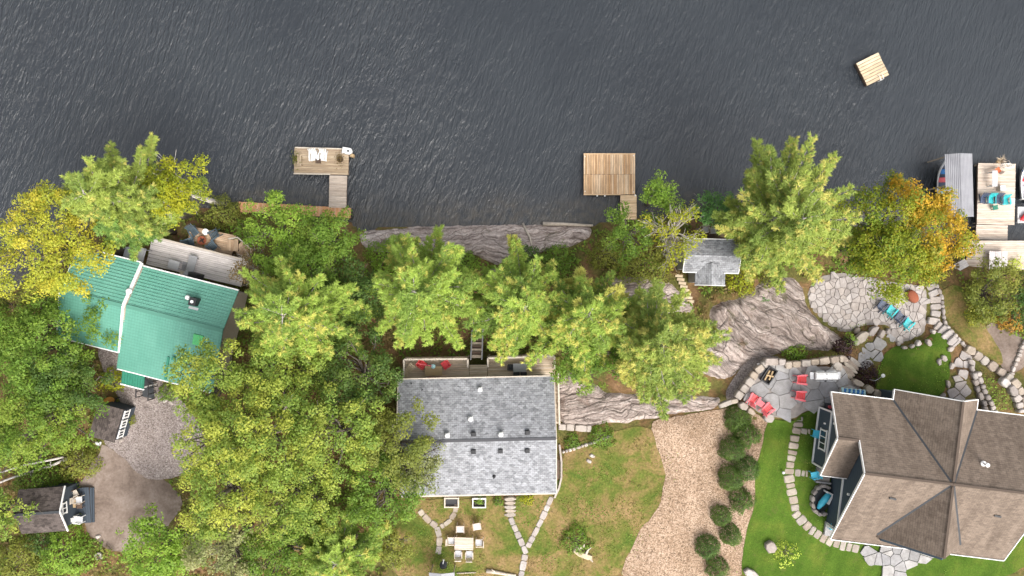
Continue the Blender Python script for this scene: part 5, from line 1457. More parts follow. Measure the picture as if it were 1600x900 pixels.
# cottage deck set
CZD = 4.23
for a, rot, l_ in ((661, -125, "left red chair at the brown table on the cottage deck"), (697, 125, "right red chair at the brown table on the cottage deck")):
    place("patio_chair", l_, "chair", "redch", lawn_chair(MAT['red'], MAT['red']), P(a, 569, CZD), D(rot), "red chairs on the cottage deck", 1.05)
place("patio_table", "brown patio table with dark frame between the red chairs", "table", "brtab", slat_table(MAT['tan_c'], 1.35, .75, .7, 5), P(679, 578, CZD), 0)
place("red_bench", "red bench tucked under the cottage eave behind the brown table", "bench", "redb", bench(MAT['red'], 1.05, .38, 3), P(679, 592, CZD), 0)
t_ = thing("closed_parasol", "closed pale parasol leaning across the brown patio table", "parasol", P(675, 572, CZD + .74), 0)
b = MB(); b.tube([(-1.2, .25, .25), (.1, 0, .12)], .035, 6); b.build("pole", MAT['pink'], t_); MB().lathe([(.05, 0), (.2, .05), (.18, .12), (.04, .2)], (.1, -.02, 0), 8).build("canopy", MAT['aqua'], t_)
t_ = thing("deck_lounger", "wooden slatted lounger in the left corner of the cottage deck", "lounger", P(640, 577, CZD), D(48))
for i in range(9): MB().box((-.6 + i * .14, 0, .32 + max(0, i - 5) * .09), (.11, .55, .03)).build("slat", MAT['w_raft'], t_)
for sx in (-.5, .45):
    for sy in (-.22, .22): MB().box((sx, sy, .15), (.05, .05, .3)).build("leg", MAT['w_post'], t_)
place("dining_table", "dark framed square dining table on the right cottage deck", "table", "dint", slat_table(MAT['grey_p'], 1.05, .68, .72, 5), P(812, 573, CZD), 0)
for a, b_, rot, l_ in ((799, 573, -90, "dark dining chair at the left side of the deck table"), (807, 585, 0, "dark dining chair nearest the stair below the deck table"), (818, 585, 0, "dark dining chair below the right half of the deck table")):
    place("dining_chair", l_, "chair", "dinch", lawn_chair(MAT['char']), P(a, b_, CZD), D(rot), "dark chairs at the deck table", .85)

for a, b_, rot, l_ in CABIN_SEATS:
    place("deck_chair", l_, "chair", "cabch", lawn_chair(MAT['w_pale'], MAT['ltgrey']), P(a, b_, 2.24), D(rot), "pale chairs on the cabin deck", .9)
place("round_table", "round brown table on the small cabin deck under the eave", "table", "cabt", round_table(MAT['tan_c'], .4, .6), P(1126, 364, 2.24), 0)
# picnic set on the lawn
place("picnic_table", "weathered slatted picnic table with centre post on the lawn", "table", "pict", slat_table(MAT['w_dock'], 1.5, 1.0, .74, 7), G(726, 844, .04), D(-2))
for a, b_, rot, l_ in ((720, 823, 180, "white lawn chair above the left half of the picnic table"), (746, 819, 190, "white lawn chair above the right half of the picnic table"), (706, 841, -90, "white lawn chair at the left end of the picnic table"),
                       (749, 844, 90, "white lawn chair at the right end of the picnic table"), (717, 862, 0, "white lawn chair below the left half of the picnic table"), (734, 863, 0, "white lawn chair below the right half of the picnic table")):
    place("lawn_chair", l_, "chair", "lawnch", lawn_chair(MAT['w_dock'], MAT['ltgrey']), G(a, b_, .04), D(rot), "white chairs around the picnic table", 1.05)
GZ = thing("grill_shelter", "little grey gabled shelter roof at the bottom edge", "shelter", G(694, 897), 0)
roof_slab("roof_slope", [(-1.0, .9, 1.9), (-1.0, -1.0, 1.9), (0, -1.0, 2.15), (0, .9, 2.15)], MAT['grey_sheet'], GZ, .05)
roof_slab("roof_slope", [(0, .9, 2.15), (0, -1.0, 2.15), (1.0, -1.0, 1.9), (1.0, .9, 1.9)], MAT['grey_sheet'], GZ, .05)
for sx in (-.9, .9):
    for sy in (-.9, .8): MB().box((sx, sy, .92), (.08, .08, 1.88)).build("post", MAT['w_post'], GZ)
t_ = thing("kettle_grill", "black kettle grill with raised silver lid above the small shelter", "grill", G(694, 878), 0)
MB().lathe([(.1, .5), (.25, .55), (.3, .7), (.29, .78), (.1, .8)], (0, 0, 0), 14).build("bowl", MAT['black'], t_); MB().lathe([(.3, 0), (.28, .12), (.15, .22), (.02, .25)], (.02, .12, .8), 14).build("lid", MAT['char'], t_)
for k in range(3): MB().tube([(.15 * math.cos(k * 2.1), .15 * math.sin(k * 2.1), .55), (.3 * math.cos(k * 2.1), .3 * math.sin(k * 2.1), 0)], .02, 5).build("leg", MAT['steel'], t_)
MB().beam((0, .2, 1.0), (.08, .6, 1.05), .07, .05).build("handle", MAT['white'], t_)

# shed porch seats
for a, b_, rot, m_, l_ in ((122, 769, -60, 'w_dark', "wicker chair at the top corner of the blue shed porch"), (128, 778, -90, 'w_pale', "pale cushioned chair in the middle of the blue porch"), (118.5, 808, -90, 'white', "white chair against the gabled shed wall"), (129, 809, -95, 'white', "white chair at the outer side of the blue porch")):
    place("porch_chair", l_, "chair", "pc" + m_, lawn_chair(MAT[m_], MAT['ltgrey'] if m_ != 'w_dark' else MAT['w_pale']), P(a, b_, 3.78), D(rot), "chairs on the blue shed porch", 1.0)
place("porch_table", "tan wooden table between the porch chairs", "table", "pt", slat_table(MAT['tan_c'], .6, .5, .55, 4), P(120, 784, 3.78), D(90))
t_ = thing("porch_stool", "dark brown stool beside the tan porch table", "stool", P(129, 788, 3.78), 0)
MB().box((0, 0, .4), (.42, .42, .06)).build("seat", MAT['w_dark'], t_)
for sx in (-.16, .16):
    for sy in (-.16, .16): MB().box((sx, sy, .18), (.05, .05, .36)).build("leg", MAT['w_dark'], t_)
t_ = thing("wheelbarrow", "orange wheelbarrow tray beside the dark shed", "wheelbarrow", G(176, 625), D(20))
MB().lathe([(.25, .3), (.36, .42), (.42, .55), (.4, .56), (.33, .45), (.05, .34)], (0, 0, 0), 12, 1.15, .8).build("tray", MAT['amber'], t_)
for s in (-.2, .2): MB().tube([(-.7, s, .5), (.5, s * .4, .2)], .025, 5).build("handle", MAT['w_dark'], t_)
MB().lathe([(.08, -.04), (.18, -.03), (.18, .03), (.08, .04)], (0, 0, 0), 12).build("wheel", MAT['black'], t_, Matrix.Translation((.55, 0, .18)) @ Matrix.Rotation(PI / 2, 4, 'X'))
t_ = thing("paint_bucket", "white bucket lying at the lower corner of the dark shed", "bucket", G(155, 692, .17), D(-10))
MB().lathe([(.13, -.18), (.17, .18), (.15, .18), (.12, -.14)], (0, 0, 0), 12).build("pail", MAT['white'], t_, Matrix.Rotation(PI / 2, 4, 'Y'))
t_ = thing("old_tyre", "worn pale tyre lying on the ground below the dirt clearing", "tyre", G(156, 868, .05), 0)
MB().lathe([(.16, 0), (.3, 0), (.34, .09), (.3, .18), (.2, .18), (.16, .09)], (0, 0, 0), 16).build("tread", MAT['boulder'], t_)

# cottage ground details
def log(name, label, cat, pts_px, rad, mat, dz=.1, n=7, branches=0):
    pts = [G(a, b, dz) for a, b in pts_px]
    t = thing(name, label, cat, pts[0])
    m = len(pts)
    b = MB(); b.tube(pts, [rad * (1 - .45 * i / (m - 1)) for i in range(m)], n)
    add("stem", b.mesh("stem", mat, True), t, None, Matrix.Identity(4), True)
    for k in range(branches):
        q = pts[rnd.randrange(1, m)]; an = rnd.uniform(0, 2 * PI)
        b = MB(); b.tube([q, q + Vector((math.cos(an) * .5, math.sin(an) * .5, .25))], [rad * .45, rad * .15], 5)
        add("branch", b.mesh("branch", mat, True), t, None, Matrix.Identity(4), True)
    return t
log("fallen_birch", "lower of two long pale fallen birch trunks at left edge", "log", [(112, 714), (85, 726), (55, 735), (25, 744), (-15, 760)], .12, MAT['birch'], .55, 8, 3)
log("fallen_birch", "upper of two long pale fallen birch trunks at left edge", "log", [(108, 711), (80, 717), (45, 724), (10, 735), (-20, 744)], .09, MAT['birch'], .7, 8, 3)
log("bent_log", "bent pale log lying across the shore rock into the water", "log", [(817, 350), (822, 360), (828, 372), (831, 384), (831, 393)], .11, MAT['log'], .3)
log("shore_timber", "long pale timber laid along the waterline", "timber", [(848, 350), (880, 350.5), (926, 353)], .2, MAT['log'], .15, 6)
log("driftwood_log", "pale driftwood log on the lawn at the bottom edge", "driftwood", [(760, 891), (775, 893), (790, 896), (806, 898)], .17, MAT['log'], .14, 8, 3)
log("wood_pole", "thin pale pole lying right of the grey shelter", "pole", [(714, 895), (744, 894)], .06, MAT['log'], .08, 6)
log("fallen_stick", "short pale log in the undergrowth behind the shore rock", "log", [(750, 439), (760, 444), (770, 449)], .12, MAT['log'], .2, 6)
log("driftwood_pole", "slanting white pole beneath the orange maple", "pole", [(1309, 413), (1328, 406), (1346, 399)], .07, MAT['birch'], 1.2, 6, 1)
t_ = thing("driftwood_stump", "bleached hollow driftwood stump on the patchy lawn", "stump", G(912, 862), D(-25))
b = MB()
b.prism([(-.85, -.3), (-.3, -.45), (.5, -.42), (.85, -.2), (.7, .05), (-.2, -.02), (-.7, .3), (-.95, .2)], -.02, .32, .1); b.build("trunk", MAT['w_raft'], t_)
b = MB(); b.tube([(-.6, .1, .2), (-.3, .5, .45), (-.35, .75, .6)], [.16, .1, .04], 6); b.tube([(.2, -.1, .2), (.15, .4, .4), (.3, .7, .45)], [.13, .08, .03], 6); b.tube([(.6, -.2, .2), (.95, -.35, .3)], [.12, .04], 6); b.build("root", MAT['log'], t_)
for a, b_, l_ in ((258, 626, "left flat white stone by the gravel yard flower bed"), (268, 629, "right flat white stone by the gravel yard flower bed"), (190, 688, "cream stone at the foot of the dark shed bed"), (154, 838, "white stone on the dirt below the shed porch"), (925, 712, "white rock near the top of the patchy lawn"), (920, 720, "pale flat rock on the patchy lawn")):
    tag(stone_at(None, "garden_stone", a, b_, 9, 6, rnd.uniform(-40, 40), .16, MAT['boulder'], rnd), l_, "stone")
MB_ = None

# ------------------------------------------------------------------ foliage
def leaf_mesh(name, C, N, size, col, slim=.62, tri=False, T=None):
    """one rhombus per leaf"""
    n = len(C)
    N = N / (np.linalg.norm(N, axis=1, keepdims=True) + 1e-9)
    if T is None:
        R = NR.normal(size=(n, 3))
    else: R = T
    T = R - N * (R * N).sum(1, keepdims=True)
    T /= np.linalg.norm(T, axis=1, keepdims=True) + 1e-9
    B = np.cross(N, T)
    s = size[:, None]
    if tri:
        v = np.stack([C - T * s * .5 + B * s * slim * .5, C - T * s * .5 - B * s * slim * .5, C + T * s * .5], 1)
        f = np.arange(3 * n).reshape(n, 3); k = 3
    else:
        v = np.stack([C - T * s * .5, C + B * s * slim * .5 - T * s * .06, C + T * s * .5, C - B * s * slim * .5 - T * s * .06], 1)
        f = np.arange(4 * n).reshape(n, 4); k = 4
    cc = np.repeat(np.column_stack([np.clip(col, .003, .9), np.ones(n)]), k, 0)
    return np_mesh(name, v.reshape(-1, 3), f, MAT['leaf'], False, cc)

PAL = {  # main, second, accent
    'yellow': ((.31, .315, .030), (.20, .245, .030), (.40, .34, .04)),
    'yelgreen': ((.185, .255, .042), (.095, .16, .028), (.29, .31, .05)),
    'gold': ((.25, .265, .016), (.15, .195, .016), (.32, .30, .022)),
    'green': ((.12, .20, .026), (.075, .14, .020), (.20, .25, .036)),
    'fresh': ((.175, .28, .034), (.105, .19, .026), (.26, .33, .045)),
    'clip': ((.075, .125, .022), (.050, .090, .018), (.12, .165, .03)),
    'dark': ((.065, .118, .024), (.045, .085, .019), (.12, .165, .030)),
    'olive': ((.165, .185, .034), (.10, .13, .024), (.235, .23, .04)),
    'pine': ((.275, .37, .068), (.14, .22, .042), (.42, .40, .10)),
    'pineyel': ((.29, .35, .075), (.155, .22, .048), (.43, .40, .11)),
    'pinedk': ((.165, .27, .065), (.10, .18, .042), (.29, .34, .08)),
    'maple': ((.20, .235, .018), (.10, .16, .016), (.40, .24, .020)),
    'orange': ((.32, .18, .028), (.17, .16, .025), (.46, .19, .035)),
    'grey': ((.19, .20, .085), (.12, .145, .05), (.27, .27, .12)),
    'purple': ((.030, .014, .017), (.020, .010, .013), (.07, .028, .028)),
    'teal': ((.10, .215, .055), (.065, .155, .042), (.16, .27, .07)),
    'lime': ((.38, .45, .07), (.29, .37, .05), (.46, .48, .10)),
    'brown': ((.17, .115, .052), (.12, .10, .035), (.24, .16, .06)),
}
def leafcol(pal, n, t, acc, jit=.13):
    a, b, c = [np.array(x) for x in PAL[pal]]
    t = np.clip(t + NR.normal(0, .16, n), 0, 1)[:, None]
    col = b * (1 - t) + a * t
    m = np.clip(np.asarray(acc) * 1.15 + NR.normal(0, .14, n), 0, 1)[:, None]
    col = col * (1 - m) + c * m
    return col * np.exp(NR.normal(0, jit, (n, 1)))

def branch_mesh(name, paths, mat):
    b = MB()
    for pts, r0, r1 in paths:
        m = len(pts)
        b.tube(pts, [r0 + (r1 - r0) * i / (m - 1) for i in range(m)], 5, cap=False)
    return b.mesh(name, mat, True)

GAIN = 1.38
def tree_root(name, label, px, py, top, rpx, group, off):
    zc = top - 1.5
    p = P(px, py, zc)
    r = rpx * (CAM_H - zc) / FPX
    bx, by = p.x + off[0], p.y + off[1]
    z0 = gh(bx, by)
    t = thing(name, label, "tree" if 'tree' in name or 'pine' in name or 'maple' in name or 'birch' in name or 'sapling' in name else "bush", (bx, by, z0 - .05), 0, group)
    return t, Vector((-off[0], -off[1], 0)), r, top - z0

def broadleaf(label, px, py, rpx, top, pal, name="broadleaf_tree", group="broadleaf trees", off=(0, 0), dens=1.0, leaf=.17, acc=.12, squash=.62, bare=0.0, bark='bark', seed=None, accdir=None, lobes=7):
    r_ = random.Random(seed if seed is not None else int(px * 7 + py * 13))
    t, c0, r, H = tree_root(name, label, px, py, top, rpx, group, off)
    rz = min(r * squash * 1.25, H * .55)
    cz = H - rz
    nc = int(6.2 * r * r * dens) + 16
    ph = [r_.uniform(0, 2 * PI) for _ in range(4)]
    C = []
    k = 0
    while len(C) < nc:
        az = r_.uniform(0, 2 * PI); q_ = math.sqrt(r_.random())
        out = 1 + .15 * math.sin(az * 3 + ph[0]) + .13 * math.sin(az * lobes + ph[1]) + .08 * math.sin(az * 11 + ph[2])
        dome = math.sqrt(max(0, 1 - q_ ** 2.2))
        bump_ = .16 * math.sin(q_ * 9 + az * 4 + ph[3])
        zz = (dome * (.92 + bump_) + .12) * rz - abs(r_.gauss(0, .22)) * rz
        if r_.random() < .25: zz -= r_.uniform(.1, .6) * rz
        C.append((math.cos(az) * q_ * r * out * .95, math.sin(az) * q_ * r * out * .95, cz + max(-.45 * rz, zz)))
    C = np.array(C) + np.array([c0.x, c0.y, 0])
    rc = (.06 * r + .36) * NR.uniform(.6, 1.35, nc)
    nl = np.maximum(8, (56 * rc * rc / (leaf / .21) ** 2 * 3.3 * (1 - bare)).astype(int))
    idx = np.repeat(np.arange(nc), nl); n = len(idx)
    d = NR.normal(size=(n, 3)); d /= np.linalg.norm(d, axis=1, keepdims=True)
    d[:, 2] = np.where(d[:, 2] < -.3, -d[:, 2], d[:, 2])
    q = NR.uniform(.35, 1.08, n)[:, None] ** .7
    pos = C[idx] + d * q * (rc[idx][:, None]) * np.array([1, 1, .62])
    pos += NR.normal(0, .05, pos.shape)
    nor = d * .75 + np.array([0, 0, .6]) + NR.normal(0, .38, (n, 3))
    tone = np.clip(NR.normal(.5, .28, nc), 0, 1)
    az = np.arctan2(C[:, 1], C[:, 0])
    ac = np.full(nc, acc) * NR.choice([.2, .8, 2.6], nc)
    if accdir is not None: ac = acc * np.clip(.35 + 1.3 * np.cos(az - accdir), .05, 2.5) * NR.choice([.2, .8, 2.2], nc)
    col = leafcol(pal, n, tone[idx], np.clip(ac, 0, .9)[idx]) * GAIN
    sz = leaf * NR.uniform(.65, 1.3, n)
    add("crown", leaf_mesh("crown", pos, nor, sz, col), t)
    # trunk and limbs
    MBt = MB()
    top_ = Vector((c0.x * .8, c0.y * .8, cz + rz * .25))
    tr = .05 * r + .09
    MBt.tube([(0, 0, -.2), (c0.x * .15, c0.y * .15, H * .3), (c0.x * .5, c0.y * .5, cz * .85), tuple(top_)], [tr * 1.25, tr, tr * .7, tr * .3], 8)
    MBt.build("trunk", MAT[bark], t, smooth=True)
    paths = []
    for j in r_.sample(range(nc), min(nc, int(14 + 46 * bare + nc * .06))):
        e = Vector(C[j]); s = Vector((c0.x * .4, c0.y * .4, max(H * .25, cz - rz * .75 + r_.uniform(-.2, .4) * rz)))
        m = s.lerp(e, .5) + Vector((r_.uniform(-.3, .3), r_.uniform(-.3, .3), -.15 * r))
        paths.append(([s, m, s.lerp(e, .8) + Vector((r_.uniform(-.2, .2), r_.uniform(-.2, .2), -.1)), e], tr * .42, .018))
        for _ in range(2 + int(bare * 5)):
            e2 = e + Vector((r_.uniform(-1, 1), r_.uniform(-1, 1), r_.uniform(-.1, .7))) * (.55 + rc[j] * .6)
            paths.append(([m.lerp(e, .6), e2], .03, .008))
    add("branches", branch_mesh("branches", paths, MAT[bark if bare < .3 else 'bark_pale']), t)
    return t

def pine(label, px, py, rpx, top, pal='pine', name="pine_tree", group="feathery pines", off=(0, 0), dens=1.0, acc=.10, seed=None, bark='bark', nd=.36, spread=1.0, side=None):
    r_ = random.Random(seed if seed is not None else int(px * 3 + py * 11))
    t, c0, r, H = tree_root(name, label, px, py, top, rpx, group, off)
    tr = .045 * r + .1
    ax = lambda z: Vector((c0.x * min(1, max(0, z / H)), c0.y * min(1, max(0, z / H)), z))
    MBt = MB(); MBt.tube([ax(-.2), ax(H * .35), ax(H * .7), ax(H * .99)], [tr * 1.2, tr, tr * .45, .02], 8); MBt.build("trunk", MAT[bark], t, smooth=True)
    paths = []; pos = []; dirs = []; tone = []; acs = []
    h0 = H * .42
    z = h0
    nb_tot = int(30 * dens + r * 4)
    for i in range(nb_tot):
        f = (i + r_.random()) / nb_tot
        z = h0 + (H - h0) * f * .97
        az = i * 2.399 + r_.uniform(-.5, .5)
        L = r * (1.05 - .80 * f ** 1.5) * r_.uniform(.62, 1.16)
        if side is not None: L *= 1 + .3 * math.cos(az - side)
        s = ax(z); dh = Vector((math.cos(az), math.sin(az), 0))
        up = .12 + .55 * f
        pts = [s, s + dh * L * .35 + Vector((0, 0, L * .10 * up)), s + dh * L * .7 + Vector((0, 0, L * .22 * up)), s + dh * L + Vector((r_.uniform(-.2, .2), r_.uniform(-.2, .2), L * .38 * up))]
        paths.append((pts, .028 + .012 * L, .012))
        bt = min(1.1, max(-.1, r_.gauss(.5, .38)))
        bacc = acc * r_.choice([.2, .6, 1, 3])
        nt = int(L * 7.5) + 6
        for j in range(nt):
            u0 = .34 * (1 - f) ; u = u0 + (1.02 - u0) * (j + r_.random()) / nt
            u = min(u, 1.0)
            k = min(2, int(u * 3)); b0 = pts[k].lerp(pts[k + 1], u * 3 - k) if k < 3 else pts[3]
            sd = 1 if j % 2 else -1
            tw = dh * r_.uniform(.5, 1.0) + Vector((-dh.y, dh.x, 0)) * sd * r_.uniform(.25, 1.0) + Vector((0, 0, r_.uniform(.0, .5)))
            tw.normalize()
            tl = (.22 + .26 * L * max(.1, 1.02 - u) * (.5 + .5 * min(1, u * 2.2))) * r_.uniform(.6, 1.25) * spread
            e = b0 + tw * tl
            if j % 2 == 0: paths.append(([b0, e], .014, .006))
            m = max(2, int(tl / .17))
            for q in range(m):
                g_ = (q + r_.random()) / m
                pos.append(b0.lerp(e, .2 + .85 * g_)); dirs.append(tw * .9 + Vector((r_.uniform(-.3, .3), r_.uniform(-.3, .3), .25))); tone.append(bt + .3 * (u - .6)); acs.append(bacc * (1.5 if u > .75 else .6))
    # needle sprays: every tuft is a fan of slim blades
    pa = np.array([tuple(p) for p in pos]); da = np.array([tuple(d) for d in dirs]); tn = np.array(tone); aa = np.array(acs)
    K = 16
    idx = np.repeat(np.arange(len(pa)), K); n = len(idx)
    d = da[idx] + NR.normal(0, .62, (n, 3)); d /= np.linalg.norm(d, axis=1, keepdims=True)
    sz = nd * NR.uniform(.6, 1.15, n)
    C = pa[idx] + d * sz[:, None] * .42
    N = np.array([0, 0, 1.0]) + NR.normal(0, .45, (n, 3))
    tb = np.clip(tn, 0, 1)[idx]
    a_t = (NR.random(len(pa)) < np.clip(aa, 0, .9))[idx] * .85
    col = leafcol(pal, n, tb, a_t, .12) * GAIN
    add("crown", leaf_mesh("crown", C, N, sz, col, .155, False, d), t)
    add("branches", branch_mesh("branches", paths, MAT['bark_pale']), t)
    return t

def bush(label, px, py, rpx, hgt, pal, name="bush", group="wild bushes", leaf=.16, dens=1.0, acc=.12, smooth=False, acc_t=None):
    g0 = G(px, py)
    k = (CAM_H - g0.z - hgt * .5) / FPX
    p = P(px, py, g0.z + hgt * .5); z0 = gh(p.x, p.y)
    t = thing(name, label, "shrub" if 'shrub' in name else "bush", (p.x, p.y, z0 - .03), 0, group)
    r = rpx * k
    r_ = random.Random(int(px * 5 + py))
    nl = int(430 * r * r * dens / (leaf / .16) ** 2 * (1 + .3 * hgt) + 150)
    d = NR.normal(size=(nl, 3)); d /= np.linalg.norm(d, axis=1, keepdims=True); d[:, 2] = np.abs(d[:, 2])
    az = np.arctan2(d[:, 1], d[:, 0])
    lump = 1 + (.05 if smooth else .16) * np.sin(az * 3 + r_.uniform(0, 6)) + (.04 if smooth else .12) * np.sin(az * 7 + d[:, 2] * 5 + r_.uniform(0, 6))
    lump *= .86 + .3 * fbm(d[:, 0] * 3 + px, d[:, 1] * 3 + py + d[:, 2] * 2, 5, 3)
    q = NR.uniform(.55, 1.0, nl) ** .5
    pos = d * (q * lump)[:, None] * np.array([r, r, hgt]) 
    nor = d * .9 + np.array([0, 0, .35]) + NR.normal(0, .38, (nl, 3))
    tone = fbm(pos[:, 0] * 2.2 + px, pos[:, 1] * 2.2 + py, 9, 3)
    tone = np.clip((tone - .5) * 2.4 + .5, 0, 1)
    col = leafcol(pal, nl, tone, acc) * GAIN
    add("foliage", leaf_mesh("foliage", pos, nor, leaf * NR.uniform(.6, 1.3, nl), col), t)
    paths = []
    for i in range(7):
        a = i * .9; paths.append(([Vector((0, 0, 0)), Vector((math.cos(a) * r * .4, math.sin(a) * r * .4, hgt * .5)), Vector((math.cos(a) * r * .7, math.sin(a) * r * .7, hgt * .75))], .03, .01))
    add("stem", branch_mesh("stem", paths, MAT['bark']), t)
    return t

# ---- trees, left to right
pine("tall pale green pine leaning over the lake at the upper left", 148, 306, 88, 15.5, 'pineyel', acc=.08, dens=1.6, bark='bark_pale', side=1.9)
pine("feathery green pine between yellow tree and silver deck", 178, 348, 46, 12.0, 'pinedk', acc=.15, dens=1.0)
broadleaf("bright yellow tree on the left shore overhanging the green roof", 70, 384, 88, 13.5, 'yellow', "yellow_tree", "shoreline trees", dens=1.2, acc=.25, lobes=9, leaf=.17)
broadleaf("yellow-green birch with white limbs at the waterline", 272, 297, 54, 10.0, 'gold', "birch_tree", "shoreline trees", dens=1.7, acc=.2, bare=.08, bark='birch', leaf=.17)
bush("green and rust waterside bush left of the boardwalk", 345, 334, 30, 2.2, 'olive', "bush", "wild bushes", .15, 1.2, .2)
bush("small dark green bush right of the lower deck", 383, 362, 18, 1.8, 'green')
broadleaf("fresh green tree covering the shore boardwalk", 432, 362, 58, 8.5, 'fresh', "broadleaf_tree", "shoreline trees", dens=1.25, acc=.12, leaf=.17)
broadleaf("green tree at the right end of the shore boardwalk", 508, 372, 50, 8.5, 'green', "broadleaf_tree", "shoreline trees", dens=1.25, acc=.2, leaf=.17)
broadleaf("deep green tree behind the shore boardwalk tree", 486, 420, 58, 9.5, 'green', dens=1.1, acc=.08)
broadleaf("thin olive brown tree at the end of the silvered deck", 402, 418, 30, 7.0, 'brown', bare=.4, dens=1.0, leaf=.16)
broadleaf("dark green tree at the left edge beside the green roof", 62, 545, 92, 10.0, 'green', "broadleaf_tree", "woodland trees", dens=1.25, acc=.10, off=(-1.5, 0))
broadleaf("olive tree crowding the left edge below the yellow tree", 22, 500, 50, 8.0, 'olive', "broadleaf_tree", "woodland trees", dens=1.2, acc=.2, off=(-.5, 0))
broadleaf("dark tree above the dark shed roof", 98, 598, 58, 9.5, 'dark', "broadleaf_tree", "woodland trees", dens=1.3, acc=.15, off=(-.8, 0))
broadleaf("green tree left of the dark shed", 55, 655, 75, 10.0, 'green', "broadleaf_tree", "woodland trees", dens=1.2, acc=.22)
broadleaf("yellow-green tree at the left edge above the fallen birches", 8, 700, 45, 9.0, 'yelgreen', "broadleaf_tree", "woodland trees", dens=1.2, acc=.2)
broadleaf("yellow-green tree at the left edge beside the gabled shed", 8, 800, 42, 9.0, 'yelgreen', "broadleaf_tree", "woodland trees", dens=1.2, acc=.2, off=(-1.5, 0))
bush("olive yellow shrub patch at the tip of the fallen birches", 120, 722, 32, 1.6, 'olive', acc=.3)
bush("green shrub above the gabled shed roof", 55, 758, 36, 1.8, 'green', acc=.2)
bush("golden green bush beside the orange wheelbarrow", 172, 596, 20, 1.6, 'gold', acc=.2)
bush("bright leafy bush below the gabled shed", 100, 866, 42, 2.2, 'fresh', acc=.15, leaf=.18)
bush("dull green bush at the bottom left corner", 22, 880, 40, 1.8, 'olive', acc=.25)
bush("dark bush between the gabled shed and the bright bush", 62, 848, 26, 1.2, 'dark', acc=.1)
bush("low planting along the windows of the dark shed", 199, 655, 13, .6, 'olive', acc=.3, leaf=.1)
bush("green planting right of the charcoal porch steps", 258, 614, 16, .9, 'green', acc=.2, leaf=.12)
# big wooded mass
pine("spreading pale pine over the right end of the green roof", 450, 492, 104, 14.5, 'pine', acc=.14, dens=1.65)
broadleaf("dark tree filling the gap between the two big pines", 545, 480, 62, 9.0, 'dark', "broadleaf_tree", "woodland trees", dens=1.2, acc=.12)
broadleaf("yellow flecked tree against the lower corner of the green roof", 330, 590, 62, 12.5, 'yelgreen', "broadleaf_tree", "woodland trees", dens=1.25, acc=.3, leaf=.17, off=(.8, -.5))
broadleaf("green tree at the centre of the wood above the yellow crowns", 440, 588, 70, 12.0, 'yelgreen', "broadleaf_tree", "woodland trees", dens=1.2, acc=.2, leaf=.17)
broadleaf("dark green tree left of the cottage deck", 560, 590, 66, 11.0, 'dark', "broadleaf_tree", "woodland trees", dens=1.2, acc=.25)
broadleaf("pale yellow tree overhanging the gravel yard", 330, 692, 62, 13.0, 'yelgreen', "broadleaf_tree", "woodland trees", dens=1.2, acc=.35, leaf=.17)
broadleaf("large yellow-green tree in the middle of the wood", 400, 690, 82, 14.0, 'yelgreen', "broadleaf_tree", "woodland trees", dens=1.2, acc=.30, leaf=.18)
broadleaf("yellow tipped tree left of the grey roof", 520, 680, 76, 13.0, 'yelgreen', "broadleaf_tree", "woodland trees", dens=1.15, acc=.2, leaf=.18)
broadleaf("dark green tree overlapping the left part of the grey roof", 625, 695, 62, 11.5, 'olive', "broadleaf_tree", "woodland trees", dens=1.2, acc=.08, off=(-1.6, -.3))
broadleaf("grey-green thin tree over the lower left roof corner", 660, 725, 40, 10.0, 'grey', "broadleaf_tree", "woodland trees", dens=1.0, acc=.1, off=(-2.6, -1.0), bare=.2, leaf=.17)
broadleaf("dark tree under the lower left corner of the cottage", 595, 770, 60, 10.5, 'green', "broadleaf_tree", "woodland trees", dens=1.2, acc=.1)
broadleaf("yellow tree on the edge of the dirt clearing", 345, 775, 66, 12.5, 'yelgreen', "broadleaf_tree", "woodland trees", dens=1.2, acc=.35, leaf=.17)
broadleaf("olive tree with gaps near the lower middle of the wood", 450, 780, 74, 12.0, 'yelgreen', "broadleaf_tree", "woodland trees", dens=1.1, acc=.2, leaf=.17)
broadleaf("greyish tree with bare twigs at the bottom of the wood", 345, 862, 55, 11.0, 'grey', "broadleaf_tree", "woodland trees", dens=1.15, acc=.3, bare=.15, leaf=.18)
broadleaf("bright green tree at the bottom beside the dirt clearing", 245, 860, 62, 9.0, 'fresh', "broadleaf_tree", "woodland trees", dens=1.25, acc=.1, leaf=.18)
broadleaf("dark green tree at the bottom edge of the wood", 440, 870, 62, 10.0, 'green', "broadleaf_tree", "woodland trees", dens=1.2, acc=.15)
pine("fresh green pine at the bottom edge left of the picnic lawn", 530, 872, 78, 10.5, 'pine', acc=.12, dens=1.2)
broadleaf("small green tree at the left rim of the picnic lawn", 610, 850, 36, 7.0, 'olive', "broadleaf_tree", "woodland trees", dens=1.1, acc=.2)
# middle pines
pine("broad pale pine above the cottage deck with radiating branches", 650, 455, 98, 14.5, 'pine', acc=.12, dens=1.75)
bush("green sapling bush under the broad pine near shore rock", 600, 400, 32, 1.6, 'fresh')
bush("bright bush right of the broad pine on the slope", 715, 415, 30, 1.6, 'fresh', acc=.15)
bush("dark evergreen bush behind the shore rock", 825, 408, 26, 2.4, 'dark', acc=.05)
bush("mid green bush right of the dark evergreen", 868, 412, 32, 2.0, 'green', acc=.12)
bush("olive bush beside the beach ledge", 790, 432, 24, 1.2, 'olive', acc=.25)
pine("left of three joined pines beyond the cottage deck", 820, 480, 86, 12.5, 'pine', acc=.14, dens=1.65, side=2.6)
pine("middle of three joined pines beyond the cottage deck", 918, 490, 92, 13.5, 'pine', acc=.24, dens=1.7, side=-1.2)
pine("yellow-green right one of three joined pines by the ledge", 1030, 538, 98, 14.5, 'pineyel', acc=.16, dens=1.8, side=-.4)
